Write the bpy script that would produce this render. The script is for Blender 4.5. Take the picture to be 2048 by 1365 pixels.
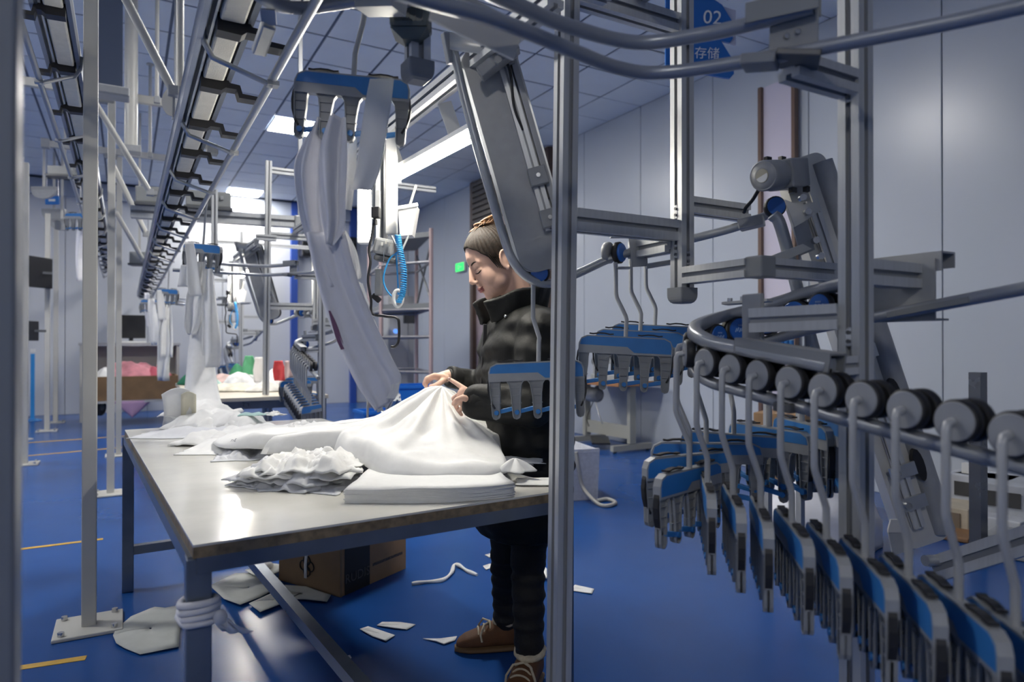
import bpy, bmesh, math, random
from mathutils import Vector as V, Matrix, noise
sc = bpy.context.scene
for o in list(bpy.data.objects): bpy.data.objects.remove(o)
COL = sc.collection
PI = math.pi
rnd = random.Random(7)

# ------------------------------------------------------------------ camera
CAM = V((0, 0, 1.15)); YAW = math.radians(29.5); PITCH = math.radians(0.32); FPX = 1365.0
FW = V((math.sin(YAW)*math.cos(PITCH), math.cos(YAW)*math.cos(PITCH), math.sin(PITCH)))
RT = V((math.cos(YAW), -math.sin(YAW), 0)); UP = RT.cross(FW)
cam_d = bpy.data.cameras.new('camera'); cam = bpy.data.objects.new('camera', cam_d); COL.objects.link(cam)
cam.location = CAM; cam.rotation_euler = (PI/2+PITCH, 0, -YAW)
cam_d.sensor_width = 36; cam_d.lens = 36*FPX/2048; cam_d.clip_start = 0.05; cam_d.clip_end = 100
cam_d.dof.use_dof = True; cam_d.dof.focus_distance = 2.3; cam_d.dof.aperture_fstop = 2.8
sc.camera = cam

# ------------------------------------------------------------------ world + exposure
w = bpy.data.worlds.new('world'); sc.world = w; w.use_nodes = True
w.node_tree.nodes['Background'].inputs[0].default_value = (0.5, 0.6, 0.8, 1)
w.node_tree.nodes['Background'].inputs[1].default_value = 0.05
sc.view_settings.view_transform = 'Standard'; sc.view_settings.look = 'None'
sc.view_settings.gamma = 1; sc.view_settings.exposure = 0.0
sc.view_settings.use_curve_mapping = False
PANEL_W = 100.0      # emission of the ceiling light panels
TUBE_W = 150.0      # emission of the bench light bars
COOL = (1.0, 0.97, 0.92); WARM = (1.0, 0.95, 0.84)

# ------------------------------------------------------------------ helpers
def at(px, py, d): return CAM + d*(FW + (px-1024)/FPX*RT + (682.5-py)/FPX*UP)
def onz(px, py, z):
    r = FW + (px-1024)/FPX*RT + (682.5-py)/FPX*UP
    return CAM + r*((z-CAM.z)/r.z)
def fl(px, py): return onz(px, py, 0.0)
def lin(c): return tuple(((x/255)/12.92 if x/255 < .04045 else ((x/255+.055)/1.055)**2.4) for x in c)

_m = {}
def mat(name, col, rough=.5, metal=0, var=.0, scale=20, bump=0, bscale=60, emit=0, ecol=None, spec=None, trans=0, stretch=None, col2=None, coat=0, sheen=0, alpha=None):
    if name in _m: return _m[name]
    m = bpy.data.materials.new(name); m.use_nodes = True; nt = m.node_tree; b = nt.nodes['Principled BSDF']
    b.inputs['Base Color'].default_value = (*col, 1); b.inputs['Roughness'].default_value = rough; b.inputs['Metallic'].default_value = metal
    if spec is not None: b.inputs['Specular IOR Level'].default_value = spec
    if coat: b.inputs['Coat Weight'].default_value = coat; b.inputs['Coat Roughness'].default_value = .08
    if sheen: b.inputs['Sheen Weight'].default_value = sheen
    if trans: b.inputs['Subsurface Weight'].default_value = trans; b.inputs['Subsurface Radius'].default_value = (.02, .02, .02)
    if alpha is not None: b.inputs['Alpha'].default_value = alpha
    if emit:
        b.inputs['Emission Color'].default_value = (*(ecol or col), 1); b.inputs['Emission Strength'].default_value = emit
    tc = nt.nodes.new('ShaderNodeTexCoord'); mp = nt.nodes.new('ShaderNodeMapping'); nt.links.new(tc.outputs['Object'], mp.inputs[0])
    if stretch: mp.inputs['Scale'].default_value = stretch
    if var or col2:
        n = nt.nodes.new('ShaderNodeTexNoise'); n.inputs['Scale'].default_value = scale; n.inputs['Detail'].default_value = 5
        nt.links.new(mp.outputs[0], n.inputs['Vector'])
        r = nt.nodes.new('ShaderNodeValToRGB'); nt.links.new(n.outputs[0], r.inputs[0])
        c2 = col2 or tuple(min(1, c*(1+var)) for c in col); c1 = col if col2 else tuple(c*(1-var) for c in col)
        r.color_ramp.elements[0].position = .35; r.color_ramp.elements[0].color = (*c1, 1)
        r.color_ramp.elements[1].position = .65; r.color_ramp.elements[1].color = (*c2, 1)
        nt.links.new(r.outputs[0], b.inputs['Base Color'])
        q = nt.nodes.new('ShaderNodeMapRange'); nt.links.new(n.outputs[0], q.inputs[0])
        q.inputs[3].default_value = max(.03, rough-.08); q.inputs[4].default_value = min(1, rough+.1); nt.links.new(q.outputs[0], b.inputs['Roughness'])
    if bump:
        n2 = nt.nodes.new('ShaderNodeTexNoise'); n2.inputs['Scale'].default_value = bscale; n2.inputs['Detail'].default_value = 3
        nt.links.new(mp.outputs[0], n2.inputs['Vector'])
        bp = nt.nodes.new('ShaderNodeBump'); bp.inputs['Strength'].default_value = bump; bp.inputs['Distance'].default_value = .004
        nt.links.new(n2.outputs[0], bp.inputs['Height']); nt.links.new(bp.outputs[0], b.inputs['Normal'])
    _m[name] = m; return m

ALU = mat('brushed_aluminium', (.58, .59, .59), .42, .4, .05, 8, stretch=(12, 12, .6))
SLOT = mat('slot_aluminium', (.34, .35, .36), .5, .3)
STEEL = mat('satin_steel', (.52, .53, .53), .3, .75, .06, 12)
PLATE = mat('cream_plate', (.62, .61, .57), .35, .25, .03, 10)
ZINC = mat('zinc_bolt', (.6, .6, .6), .25, .9)
GREYP = mat('grey_plastic', (.27, .28, .29), .45, 0, .05, 30)
LGREYP = mat('light_grey_plastic', (.33, .34, .35), .4, 0, .04, 30)
DGREYP = mat('dark_grey_plastic', (.10, .105, .11), .45, 0, .05, 30)
CAPG = mat('end_cap_grey', (.24, .25, .26), .5)
BLUEP = mat('blue_plastic', (.035, .20, .52), .38, 0, .05, 20)
BLUED = mat('roller_blue', (.02, .13, .48), .35)
RUBBER = mat('black_rubber', (.018, .018, .02), .55)
ROD = mat('grey_rod', (.42, .43, .44), .4, .15)
TUBEM = mat('aluminium_tube', (.42, .44, .46), .36, .5)
TUBED = mat('grey_painted_tube', (.34, .36, .39), .33, .35)
WHITEP = mat('white_paint', (.50, .495, .46), .4, 0, .03, 6)
WHITE = mat('white_plastic', (.8, .8, .78), .4)
BLACK = mat('black_plastic', (.015, .015, .017), .4)
CREAMB = mat('cream_belt', (.62, .6, .53), .55, 0, .05, 40, .2, 300)
DKFRAME = mat('dark_rail', (.14, .16, .2), .35, .4)

class MB:
    """collects shapes, links them as ONE mesh object"""
    def __init__(s): s.v = []; s.f = []; s.mi = []; s.cur = 0; s.sm = []
    def add(s, vs, fs, smooth=False):
        n = len(s.v); s.v += [V(p) for p in vs]; s.f += [[i+n for i in f] for f in fs]
        s.mi += [s.cur]*len(fs); s.sm += [smooth]*len(fs); return s
    def box(s, c, size, rot=None, bev=0.0):
        c = V(c); hx, hy, hz = [k/2 for k in size]
        if bev:
            b = min(bev, hx*.9, hy*.9, hz*.9); pts = []
            bm = bmesh.new(); bmesh.ops.create_cube(bm, size=1)
            for q in bm.verts: q.co = V((q.co.x*2*hx, q.co.y*2*hy, q.co.z*2*hz))
            bmesh.ops.bevel(bm, geom=list(bm.edges), offset=b, segments=2, affect='EDGES', profile=.5)
            bm.verts.index_update(); vs = [q.co.copy() for q in bm.verts]; fs = [[q.index for q in f.verts] for f in bm.faces]; bm.free()
        else:
            vs = [V((x, y, z)) for x in (-hx, hx) for y in (-hy, hy) for z in (-hz, hz)]
            fs = [[0,1,3,2],[4,6,7,5],[0,4,5,1],[2,3,7,6],[0,2,6,4],[1,5,7,3]]
        if rot is not None: vs = [rot @ p for p in vs]
        return s.add([p+c for p in vs], fs)
    def bar(s, p0, p1, wd, ht, up=(0, 0, 1), bev=0.0):
        p0 = V(p0); p1 = V(p1); R = basis(p1-p0, up)
        return s.box((p0+p1)/2, ((p1-p0).length, wd, ht), R, bev)
    def prism(s, poly, p0, p1, up=(0, 0, 1), side=None, smooth=False):
        """poly in (side, up) coordinates swept from p0 to p1"""
        p0 = V(p0); p1 = V(p1); R = basis(p1-p0, up); n = len(poly); vs = []
        for p in (p0, p1): vs += [p + R @ V((0, a, b)) for a, b in poly]
        fs = [[i, (i+1) % n, n+(i+1) % n, n+i] for i in range(n)]; s.add(vs, fs, smooth)
        return s.add(vs, [list(range(n))[::-1], list(range(n, 2*n))])
    def tube(s, pts, r, n=10, caps=True, smooth=True):
        pts = [V(p) for p in pts]; k = len(pts); rs = r if isinstance(r, (list, tuple)) else [r]*k
        t0 = (pts[1]-pts[0]).normalized(); a = V((0, 0, 1)) if abs(t0.z) < .9 else V((1, 0, 0))
        u = (a - t0*a.dot(t0)).normalized(); vs = []
        for i, p in enumerate(pts):
            t = ((pts[min(i+1, k-1)]-pts[i]).normalized() + (pts[i]-pts[max(i-1, 0)]).normalized())
            t = t.normalized() if t.length > 1e-6 else t0
            u = (u - t*u.dot(t)).normalized(); b = t.cross(u)
            vs += [p + rs[i]*(math.cos(2*PI*j/n)*u + math.sin(2*PI*j/n)*b) for j in range(n)]
        fs = [[i*n+j, i*n+(j+1) % n, (i+1)*n+(j+1) % n, (i+1)*n+j] for i in range(k-1) for j in range(n)]
        s.add(vs, fs, smooth)
        if caps: s.add(vs[:n], [list(range(n))[::-1]]); s.add(vs[-n:], [list(range(n))])
        return s
    def cyl(s, p0, p1, r, n=16, r2=None): return s.tube([p0, p1], [r, r if r2 is None else r2], n)
    def lathe(s, p0, axis, prof, n=20, smooth=True):
        """prof: list of (along, radius)"""
        ax = V(axis).normalized(); p0 = V(p0); a = V((0, 0, 1)) if abs(ax.z) < .9 else V((1, 0, 0))
        u = (a-ax*a.dot(ax)).normalized(); b = ax.cross(u); vs = []
        for t, r in prof: vs += [p0+ax*t+r*(math.cos(2*PI*j/n)*u+math.sin(2*PI*j/n)*b) for j in range(n)]
        k = len(prof); fs = [[i*n+j, i*n+(j+1) % n, (i+1)*n+(j+1) % n, (i+1)*n+j] for i in range(k-1) for j in range(n)]
        s.add(vs, fs, smooth); s.add(vs[:n], [list(range(n))[::-1]]); s.add(vs[-n:], [list(range(n))]); return s
    def ell(s, c, r, rot=None, nu=16, nv=10):
        c = V(c); vs = []; r = (r, r, r) if not isinstance(r, (tuple, list)) else r
        vs.append(V((0, 0, r[2])))
        for i in range(1, nv):
            th = PI*i/nv
            for j in range(nu):
                ph = 2*PI*j/nu; vs.append(V((r[0]*math.sin(th)*math.cos(ph), r[1]*math.sin(th)*math.sin(ph), r[2]*math.cos(th))))
        vs.append(V((0, 0, -r[2]))); fs = []
        for j in range(nu): fs.append([0, 1+j, 1+(j+1) % nu])
        for i in range(nv-2):
            for j in range(nu): fs.append([1+i*nu+j, 1+(i+1)*nu+j, 1+(i+1)*nu+(j+1) % nu, 1+i*nu+(j+1) % nu])
        e = len(vs)-1
        for j in range(nu): fs.append([e, 1+(nv-2)*nu+(j+1) % nu, 1+(nv-2)*nu+j])
        if rot is not None: vs = [rot @ p for p in vs]
        return s.add([p+c for p in vs], fs, True)
    def cap(s, p0, p1, r0, r1, n=12):
        """tapered capsule"""
        p0 = V(p0); p1 = V(p1); s.ell(p0, r0, None, n, 8); s.ell(p1, r1, None, n, 8); return s.tube([p0, p1], [r0, r1], n)
    def loft(s, rings, closed=True, caps=True, smooth=True):
        n = len(rings[0]); vs = [p for r in rings for p in r]; k = len(rings); m = n if closed else n-1
        s.add(vs, [[i*n+j, i*n+(j+1) % n, (i+1)*n+(j+1) % n, (i+1)*n+j] for i in range(k-1) for j in range(m)], smooth)
        if caps and closed: s.add(rings[0], [list(range(n))[::-1]]); s.add(rings[-1], [list(range(n))])
        return s
    def mesh(s, name, m, off=V((0, 0, 0))):
        me = bpy.data.meshes.new(name); me.from_pydata([tuple(p-off) for p in s.v], [], s.f)
        ms = m if isinstance(m, (list, tuple)) else [m]
        for x in ms: me.materials.append(x)
        me.polygons.foreach_set('material_index', s.mi); me.polygons.foreach_set('use_smooth', s.sm)
        bm = bmesh.new(); bm.from_mesh(me); bmesh.ops.recalc_face_normals(bm, faces=bm.faces); bm.to_mesh(me); bm.free()
        me.update(); return me
    def build(s, name, m, parent=None, base=None, local=False):
        off = V((0, 0, 0))
        if not local:
            if parent is not None: off = wloc(parent)
            elif base is not None: off = V(base)
        o = bpy.data.objects.new(name, s.mesh(name, m, off)); COL.objects.link(o)
        if parent is not None: o.parent = parent
        elif base is not None: o.location = base
        return o

def wloc(o):
    p = V(o.location)
    while o.parent is not None: o = o.parent; p = p + V(o.location)
    return p
def basis(d, up=(0, 0, 1)):
    x = V(d).normalized(); u = V(up); u = u - x*u.dot(x)
    if u.length < 1e-4: u = V((0, 1, 0)) - x*x.y
    u.normalize(); y = u.cross(x)
    return Matrix((x, y, u)).transposed()
def tag(o, label, cat, group=None, kind=None):
    o['label'] = label; o['category'] = cat
    if group: o['group'] = group
    if kind: o['kind'] = kind
    return o
def thing(name, label, cat, loc=(0, 0, 0), group=None, rz=0):
    o = bpy.data.objects.new(name, None); COL.objects.link(o); o.location = loc; o.rotation_euler = (0, 0, rz); o.empty_display_size = .05
    return tag(o, label, cat, group)
def struct(o): o['kind'] = 'structure'; return o
def copy_tree(o, parent=None, off=None, label=None, group=None):
    c = o.copy(); COL.objects.link(c); c.parent = parent
    if off is not None: c.location = V(o.location)+V(off)
    if label: c['label'] = label
    if group: c['group'] = group
    for ch in list(o.children): copy_tree(ch, c)
    return c
def inst(name, me, parent, loc=(0, 0, 0), rot=None, scale=None):
    o = bpy.data.objects.new(name, me); COL.objects.link(o); o.parent = parent; o.location = loc
    if rot is not None: o.rotation_euler = rot
    if scale is not None: o.scale = scale
    return o
def spline(pts, n=8):
    """Catmull-Rom through pts"""
    P = [V(p) for p in pts]; P = [P[0]*2-P[1]]+P+[P[-1]*2-P[-2]]; out = []
    for i in range(1, len(P)-2):
        for k in range(n):
            t = k/n; a, b, c, d = P[i-1:i+3]
            out.append(.5*((2*b)+(c-a)*t+(2*a-5*b+4*c-d)*t*t+(3*b-a-3*c+d)*t**3))
    out.append(P[-2]); return out
def lerp(a, b, t): return a+(b-a)*t
def interp(xs, ys, x):
    if x <= xs[0]: return ys[0]
    for i in range(len(xs)-1):
        if x <= xs[i+1]:
            t = (x-xs[i])/(xs[i+1]-xs[i]); return ys[i]+(ys[i+1]-ys[i])*t
    return ys[-1]

def slotpoly(wd, ht, sl=.011, dp=.007, lip=.0):
    """outline of a slotted aluminium extrusion"""
    a, b = wd/2, ht/2; h = sl/2; P = []
    P += [(-a, -b), (-h, -b), (-h, -b+dp), (h, -b+dp), (h, -b), (a, -b)]
    P += [(a, -h), (a-dp, -h), (a-dp, h), (a, h), (a, b)]
    P += [(h, b), (h, b-dp), (-h, b-dp), (-h, b), (-a, b)]
    P += [(-a, h), (-a+dp, h), (-a+dp, -h), (-a, -h)]
    return P
def profile(name, p0, p1, parent, wd=.045, ht=.045, up=(0, 0, 1), m=None):
    p0 = V(p0); p1 = V(p1); b = MB(); P = slotpoly(wd, ht, min(wd, ht)*.26, min(wd, ht)*.2)
    R = basis(p1-p0, up); n = len(P); vs = []
    for p in (p0, p1): vs += [p + R @ V((0, a, c)) for a, c in P]
    for i in range(n):
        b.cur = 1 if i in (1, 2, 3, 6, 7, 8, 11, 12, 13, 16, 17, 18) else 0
        b.add([vs[i], vs[(i+1) % n], vs[n+(i+1) % n], vs[n+i]], [[0, 1, 2, 3]])
    b.cur = 0; b.add(vs, [list(range(n))[::-1], list(range(n, 2*n))])
    me = None
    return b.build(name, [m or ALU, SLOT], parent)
def text(body, size, M, m, parent, name='lettering', ext=.0004, align='CENTER'):
    cu = bpy.data.curves.new('t', 'FONT'); cu.body = body; cu.size = size; cu.extrude = ext; cu.align_x = align; cu.align_y = 'CENTER'
    cu.resolution_u = 3
    o = bpy.data.objects.new('t', cu); COL.objects.link(o)
    dg = bpy.context.evaluated_depsgraph_get(); me = bpy.data.meshes.new_from_object(o.evaluated_get(dg))
    bpy.data.objects.remove(o); me.name = name; me.materials.clear(); me.materials.append(m)
    if parent is not None: M = Matrix.Translation(-wloc(parent)) @ M
    me.transform(M); q = bpy.data.objects.new(name, me); COL.objects.link(q); q.parent = parent; return q
def tmat(org, xa, ya):
    xa = V(xa).normalized(); ya = V(ya); ya = (ya-xa*ya.dot(xa)).normalized(); za = xa.cross(ya)
    M = Matrix((xa, ya, za)).transposed().to_4x4(); M.translation = V(org); return M
def remesh(b, voxel, smooth=3, factor=.5):
    """melts the collected shapes into one continuous surface; returns an MB"""
    me = b.mesh('tmp', ALU); o = bpy.data.objects.new('tmp', me); COL.objects.link(o)
    r = o.modifiers.new('r', 'REMESH'); r.mode = 'VOXEL'; r.voxel_size = voxel; r.adaptivity = 0
    if smooth: s = o.modifiers.new('s', 'SMOOTH'); s.iterations = smooth; s.factor = factor
    dg = bpy.context.evaluated_depsgraph_get(); ev = o.evaluated_get(dg); m2 = ev.to_mesh()
    out = MB(); out.v = [v.co.copy() for v in m2.vertices]; out.f = [list(p.vertices) for p in m2.polygons]
    out.mi = [0]*len(out.f); out.sm = [True]*len(out.f); ev.to_mesh_clear()
    bpy.data.objects.remove(o); bpy.data.meshes.remove(me); return out
def sheet(grid, th=.003):
    """closed cloth of a little thickness from a grid of points (rows of V)"""
    b = MB(); nr = len(grid); nc = len(grid[0]); top = []; bot = []
    for i in range(nr):
        for j in range(nc):
            du = grid[min(i+1, nr-1)][j]-grid[max(i-1, 0)][j]; dv = grid[i][min(j+1, nc-1)]-grid[i][max(j-1, 0)]
            n = du.cross(dv); n = n.normalized() if n.length > 1e-9 else V((0, 0, 1))
            top.append(grid[i][j]+n*th/2); bot.append(grid[i][j]-n*th/2)
    N = nr*nc; ix = lambda i, j: i*nc+j; fs = []
    for i in range(nr-1):
        for j in range(nc-1):
            fs.append([ix(i, j), ix(i+1, j), ix(i+1, j+1), ix(i, j+1)]); fs.append([N+ix(i, j), N+ix(i, j+1), N+ix(i+1, j+1), N+ix(i+1, j)])
    rim = [ix(0, j) for j in range(nc)]+[ix(i, nc-1) for i in range(1, nr)]+[ix(nr-1, j) for j in range(nc-2, -1, -1)]+[ix(i, 0) for i in range(nr-2, 0, -1)]
    for k in range(len(rim)): a, c = rim[k], rim[(k+1) % len(rim)]; fs.append([a, c, N+c, N+a])
    return b.add(top+bot, fs, True)
def nz(p, s=1.0, seed=0): return noise.noise(V((p[0]*s+seed*7.3, p[1]*s-seed*3.1, (p[2] if len(p) > 2 else 0)*s+seed*1.7)))
# ------------------------------------------------------------------ room shell
XR, YB, XL, YF, ZC = 5.1, 13.4, -5.673, -4.2, 3.87
FLOORM = mat('blue_epoxy', (.012, .070, .27), .22, 0, .12, .8, .04, 3, spec=.22)
WALLM = mat('wall_panel', (.47, .51,   .57), .30, 0, .02, .6, .05, 2.5)
CEILM = mat('ceiling_tile', (.74, .79, .85), .6, 0, .02, 3)
GRIDM = mat('ceiling_grid', (.10, .13, .19), .6)
YELM = mat('yellow_floor_tape', (.55, .33, .03), .5, 0, .1, 30)
BROWNF = mat('brown_frame', (.10, .065, .05), .45, 0, .1, 10)
LAVP = mat('lavender_pane', (.60, .56, .66), .3)
b = MB(); b.box(((XR+XL)/2, (YB+YF)/2, -.05), (XR-XL+.4, YB-YF+.4, .1)); struct(b.build('floor', FLOORM))
def panel_wall(name, p0, p1, n_in, width, z1=ZC, pm=WALLM):
    p0 = V(p0); p1 = V(p1); L = (p1-p0).length; d = (p1-p0)/L; n_in = V(n_in)
    m = MB(); m.bar(p0-n_in*.06+V((0, 0, z1/2)), p1-n_in*.06+V((0, 0, z1/2)), .1, z1); wl = struct(m.build(name, mat('wall_core', (.2, .23, .3), .6)))
    k = 0; s = 0.0
    me = MB().box((0, 0, z1/2), (width-.008, .03, z1-.002), None, .004).mesh('wall_panel', pm)
    while s < L-.01:
        c = p0+d*(s+width/2)+n_in*.0; o = inst('wall_panel', me, wl, c, (0, 0, math.atan2(d.y, d.x))); s += width
        if s > L: o.scale.x = (L-s+width)/width; o.location = p0+d*(s-width+(L-s+width)/2)
    return wl
wr = panel_wall('wall_right', (XR+.015, 2.74-1.1*6, 0), (XR+.015, YB, 0), (-1, 0, 0), 1.1)
wb = panel_wall('wall_back', (XL, YB+.015, 0), (XR, YB+.015, 0), (0, -1, 0), 1.2, pm=mat('brightened_back_wall_panel', (.62, .64, .67), .3, 0, .02, .6))  # paler than the other walls: glow of the near ceiling light put into colour
wl_ = panel_wall('wall_left', (XL-.015, YF, 0), (XL-.015, YB, 0), (1, 0, 0), 1.2)
wf = panel_wall('wall_front', (XL, YF-.015, 0), (XR, YF-.015, 0), (0, 1, 0), 1.2)
# ceiling: slab + every tile its own piece
b = MB(); b.box(((XR+XL)/2, (YB+YF)/2, ZC+.06), (XR-XL+.4, YB-YF+.4, .1)); ceil = struct(b.build('ceiling', GRIDM))
LIGHTS = [(1.827, 4.53), (1.827, 8.73), (1.827, 12.93), (-2.373, 4.53), (-2.373, 8.73), (-2.373, -2.67)]  # the left row is out of view, added to light the room
tme = MB().box((0, 0, .004), (.576, .576, .008), None, .002).mesh('ceiling_tile', CEILM)
rest = MB(); cnt = 0
for i in range(-10, 9):
    for j in range(-8, 23):
        cx = .327+.6*i-.3; cy = .03+.6*j+.3
        if cx < XL or cx > XR+.3 or cy < YF or cy > YB: continue
        if any(abs(cx-a) < .1 and abs(cy-c) < .1 for a, c in LIGHTS): continue
        r = V((cx, cy, ZC))-CAM; dd = r.dot(FW); vis = False
        if dd > 1:
            px = 1024+FPX*r.dot(RT)/dd; py = 682-FPX*r.dot(UP)/dd; vis = -80 < px < 2130 and -90 < py
        wx = .586
        if cx+.293 > XR: 
            rest.box(((cx-.293+XR)/2, cy, ZC+.004), (XR-cx+.293-.004, .586, .008)); continue
        if vis and cnt < 290: inst('ceiling_tile', tme, ceil, (cx, cy, ZC)); cnt += 1
        else: rest.box((cx, cy, ZC+.004), (.576, .576, .008))
o = rest.build('ceiling_tile', CEILM, ceil); o['kind'] = 'stuff'
PANELM = mat('light_panel_diffuser', (.9, .93, 1), .5, emit=PANEL_W, ecol=COOL)
lab = {0: 'square white ceiling panel light mirrored as the bright spot on the right wall', 1: 'square white ceiling light panel beside the big hanging hanger', 2: 'square white ceiling light panel nearest the back wall'}
for k, (x, y) in enumerate(LIGHTS):
    t = thing('ceiling_light', lab.get(k, 'added square ceiling light panel over the left aisle, out of view'), 'ceiling light', (x, y, ZC-.004), 'ceiling light panels')
    MB().box((x, y, ZC-.004), (.55, .55, .006)).build('diffuser', PANELM, t)
    f = MB()
    for dx, dy, sx, sy in ((.287, 0, .02, .594), (-.287, 0, .02, .594), (0, .287, .554, .02), (0, -.287, .554, .02)): f.box((x+dx, y+dy, ZC-.004), (sx, sy, .012))
    f.build('frame', WHITE, t)
# yellow floor tape
def strip(p0, p1, wd, lab):
    p0 = V(p0); p1 = V(p1); b = MB(); b.bar(p0+V((0, 0, .001)), p1+V((0, 0, .001)), wd, .002)
    return tag(b.build('floor_tape', YELM, None, (p0+p1)/2), lab, 'floor tape', 'yellow floor markings')
strip(fl(-60, 1352), fl(172, 1317), .038, 'short yellow tape strip on the blue floor, nearest the camera')
strip(fl(-60, 1112), fl(206, 1079), .036, 'yellow tape strip on blue floor passing behind the white post')
strip(fl(-40, 921), fl(262, 894), .05, 'faint yellow line on blue floor behind the table end')
strip(fl(-40, 893), fl(262, 872), .05, 'thin faint yellow line on the blue floor farthest away')
# right wall: roller shutter window and the narrow pane
t = struct(thing('window_1', 'tall brown shuttered window in the right wall behind the woman', 'window', (XR, 9.05, 1.4)))
x = XR-.03
MB().box((x, 9.05, 2.0), (.02, 2.3, 3.7)).build('pane', mat('pink_pane', (.42, .34, .36), .4, var=.15, scale=2), t)
for k, (y0, y1, z0, z1) in enumerate(((7.82, 7.92, .2, 3.85), (10.15, 10.25, .2, 3.85), (9.5, 9.58, .2, 3.1), (8.72, 8.80, .2, 3.1))):
    MB().box((x-.04, (y0+y1)/2, (z0+z1)/2), (.08, y1-y0, z1-z0)).build('window_frame', BROWNF, t)
for k in range(8):
    z = 3.8-k*.09; MB().bar((x-.05, 7.9, z), (x-.05, 10.17, z), .07, .075, bev=.01).build('shutter_slat', mat('shutter_slat', (.07, .06, .055), .4, .2), t)
for z in (2.9, 2.55, 2.2, 1.85): MB().bar((x-.03, 7.9, z), (x-.03, 9.5, z), .05, .13).build('shelf_board', BROWNF, t)
t = struct(thing('window_2', 'narrow lavender pane with brown edges on the right wall', 'window', (XR, 4.12, 0)))
MB().box((x, 4.12, 1.75), (.02, .36, 3.5)).build('pane', LAVP, t)
for y in (3.94, 4.30): MB().box((x-.02, y, 1.75), (.05, .035, 3.5)).build('window_frame', mat('brown_edge', (.16, .10, .075), .3, .1), t)
# back wall: blue uprights, header beam, board
BTRIM = mat('blue_trim', (.03, .08, .36), .4)
for k, px in enumerate((588, 706)):
    r = FW+(px-1024)/FPX*RT; d = (YB-.06)/r.y; q = CAM+r*d
    struct(MB().box((q.x, YB-.05, 1.93), (.12, .1, 3.86)).build('trim_%d' % (k+1), BTRIM))
struct(MB().box((0, YB-.04, 3.72), (9, .08, .26)).build('trim_3', mat('header_trim', (.38, .42, .5), .4)))
def speaker(px0, px1, py0, py1, lab):
    r = FW+((px0+px1)/2-1024)/FPX*RT; d = (YB-.25)/r.y; s = d/FPX*.9
    c = at((px0+px1)/2, (py0+py1)/2, d); w_ = (px1-px0)*s; h_ = (py1-py0)*s
    t = thing('loudspeaker', lab, 'loudspeaker', c, 'speakers on the back wall')
    MB().box(c, (w_, .3, h_), None, .02).build('cabinet', BLACK, t)
    for z, rr in ((-.18, .36), (.24, .22)): MB().lathe(c+V((0, -.155, z*h_)), (0, -1, 0), [(0, rr*w_), (.01, rr*w_*.9), (-.01+.004, rr*w_*.3)], 16).build('speaker_cone', DGREYP, t)
    MB().box(c+V((0, .19, 0)), (.1, .12, .1)).build('bracket', BLACK, t)
speaker(600, 622, 470, 517, 'black loudspeaker box on the back wall left of the hanging fabric')
speaker(689, 711, 474, 521, 'black loudspeaker box on the back wall right of the hanging fabric')
# exit sign
c = V((XR-.04, 10.75, 2.5)); t = thing('exit_sign', 'small glowing green exit sign on the right wall', 'exit sign', c)
MB().box(c, (.04, .34, .16), None, .008).build('housing', WHITE, t)
MB().box(c+V((-.022, 0, 0)), (.006, .32, .14)).build('lit_face', mat('exit_green', (.02, .6, .12), .4, emit=1.6, ecol=(.02, .75, .12)), t)
MB().box(c+V((-.026, .04, .0)), (.004, .05, .08)).build('running_figure', WHITE, t); MB().box(c+V((-.026, -.05, 0)), (.004, .06, .02)).build('arrow', WHITE, t)
# ------------------------------------------------------------------ hangers
HW, HT0 = .27, -.26
HAX = math.atan2(.79, .62)
hu = V((math.cos(HAX), math.sin(HAX), 0)); hn = V((-math.sin(HAX), math.cos(HAX), 0))
ROD_X, ROD_Y = .016, .0
def hp(u, z, n=0): return V((ROD_X, ROD_Y, HT0)) + hu*u + hn*n + V((0, 0, z))
def plate(b, poly, th, off=0):
    n = len(poly); vs = [hp(u, z, off-th/2) for u, z in poly]+[hp(u, z, off+th/2) for u, z in poly]
    return b.add(vs, [[i, (i+1) % n, n+(i+1) % n, n+i] for i in range(n)]+[list(range(n))[::-1], list(range(n, 2*n))])
H = HW/2
FU = [-.1185, -.0600, -.0005, .0590, .1185]
def finger_poly(u, edge=0):
    wl = .020 if edge >= 0 else .0165; wr = .020 if edge <= 0 else .0165
    P = [(u-wl-.006*(edge >= 0), -.050), (u-wl+.002, -.062), (u-.0145, -.085), (u-.0125, -.110), (u-.0115, -.148)]
    P += [(u-.0115+.0115*(1-math.cos(a)), -.148-.0115*math.sin(a)) for a in (PI/4, PI/2, 3*PI/4)]
    Q = [(2*u-p, z) for p, z in P[:5]][::-1]
    if edge > 0: Q[-1] = (u+wr, -.050); Q[-2] = (u+wr-.001, -.062)
    if edge < 0: P[0] = (u-wl, -.050); P[1] = (u-wl+.001, -.062)
    return P+Q
def strip_mesh(b, pts, wd, th):
    """curved rubber grip along (u,z) points"""
    n = len(pts)
    for sgn in (1,):
        vs = []
        for i, (u, z) in enumerate(pts):
            a = pts[max(i-1, 0)]; c = pts[min(i+1, n-1)]; t = V((c[0]-a[0], c[1]-a[1])).normalized(); nx, nzv = -t.y, t.x
            for s1 in (-1, 1):
                for s2 in (-1, 1): vs.append(hp(u+nx*th/2*s1, z+nzv*th/2*s1, wd/2*s2))
        fs = []
        for i in range(n-1):
            k = 4*i; fs += [[k, k+4, k+5, k+1], [k+2, k+3, k+7, k+6], [k, k+2, k+6, k+4], [k+1, k+5, k+7, k+3]]
        fs += [[0, 1, 3, 2], [4*n-4, 4*n-2, 4*n-1, 4*n-3]]
        b.add(vs, fs)
    return b
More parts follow.
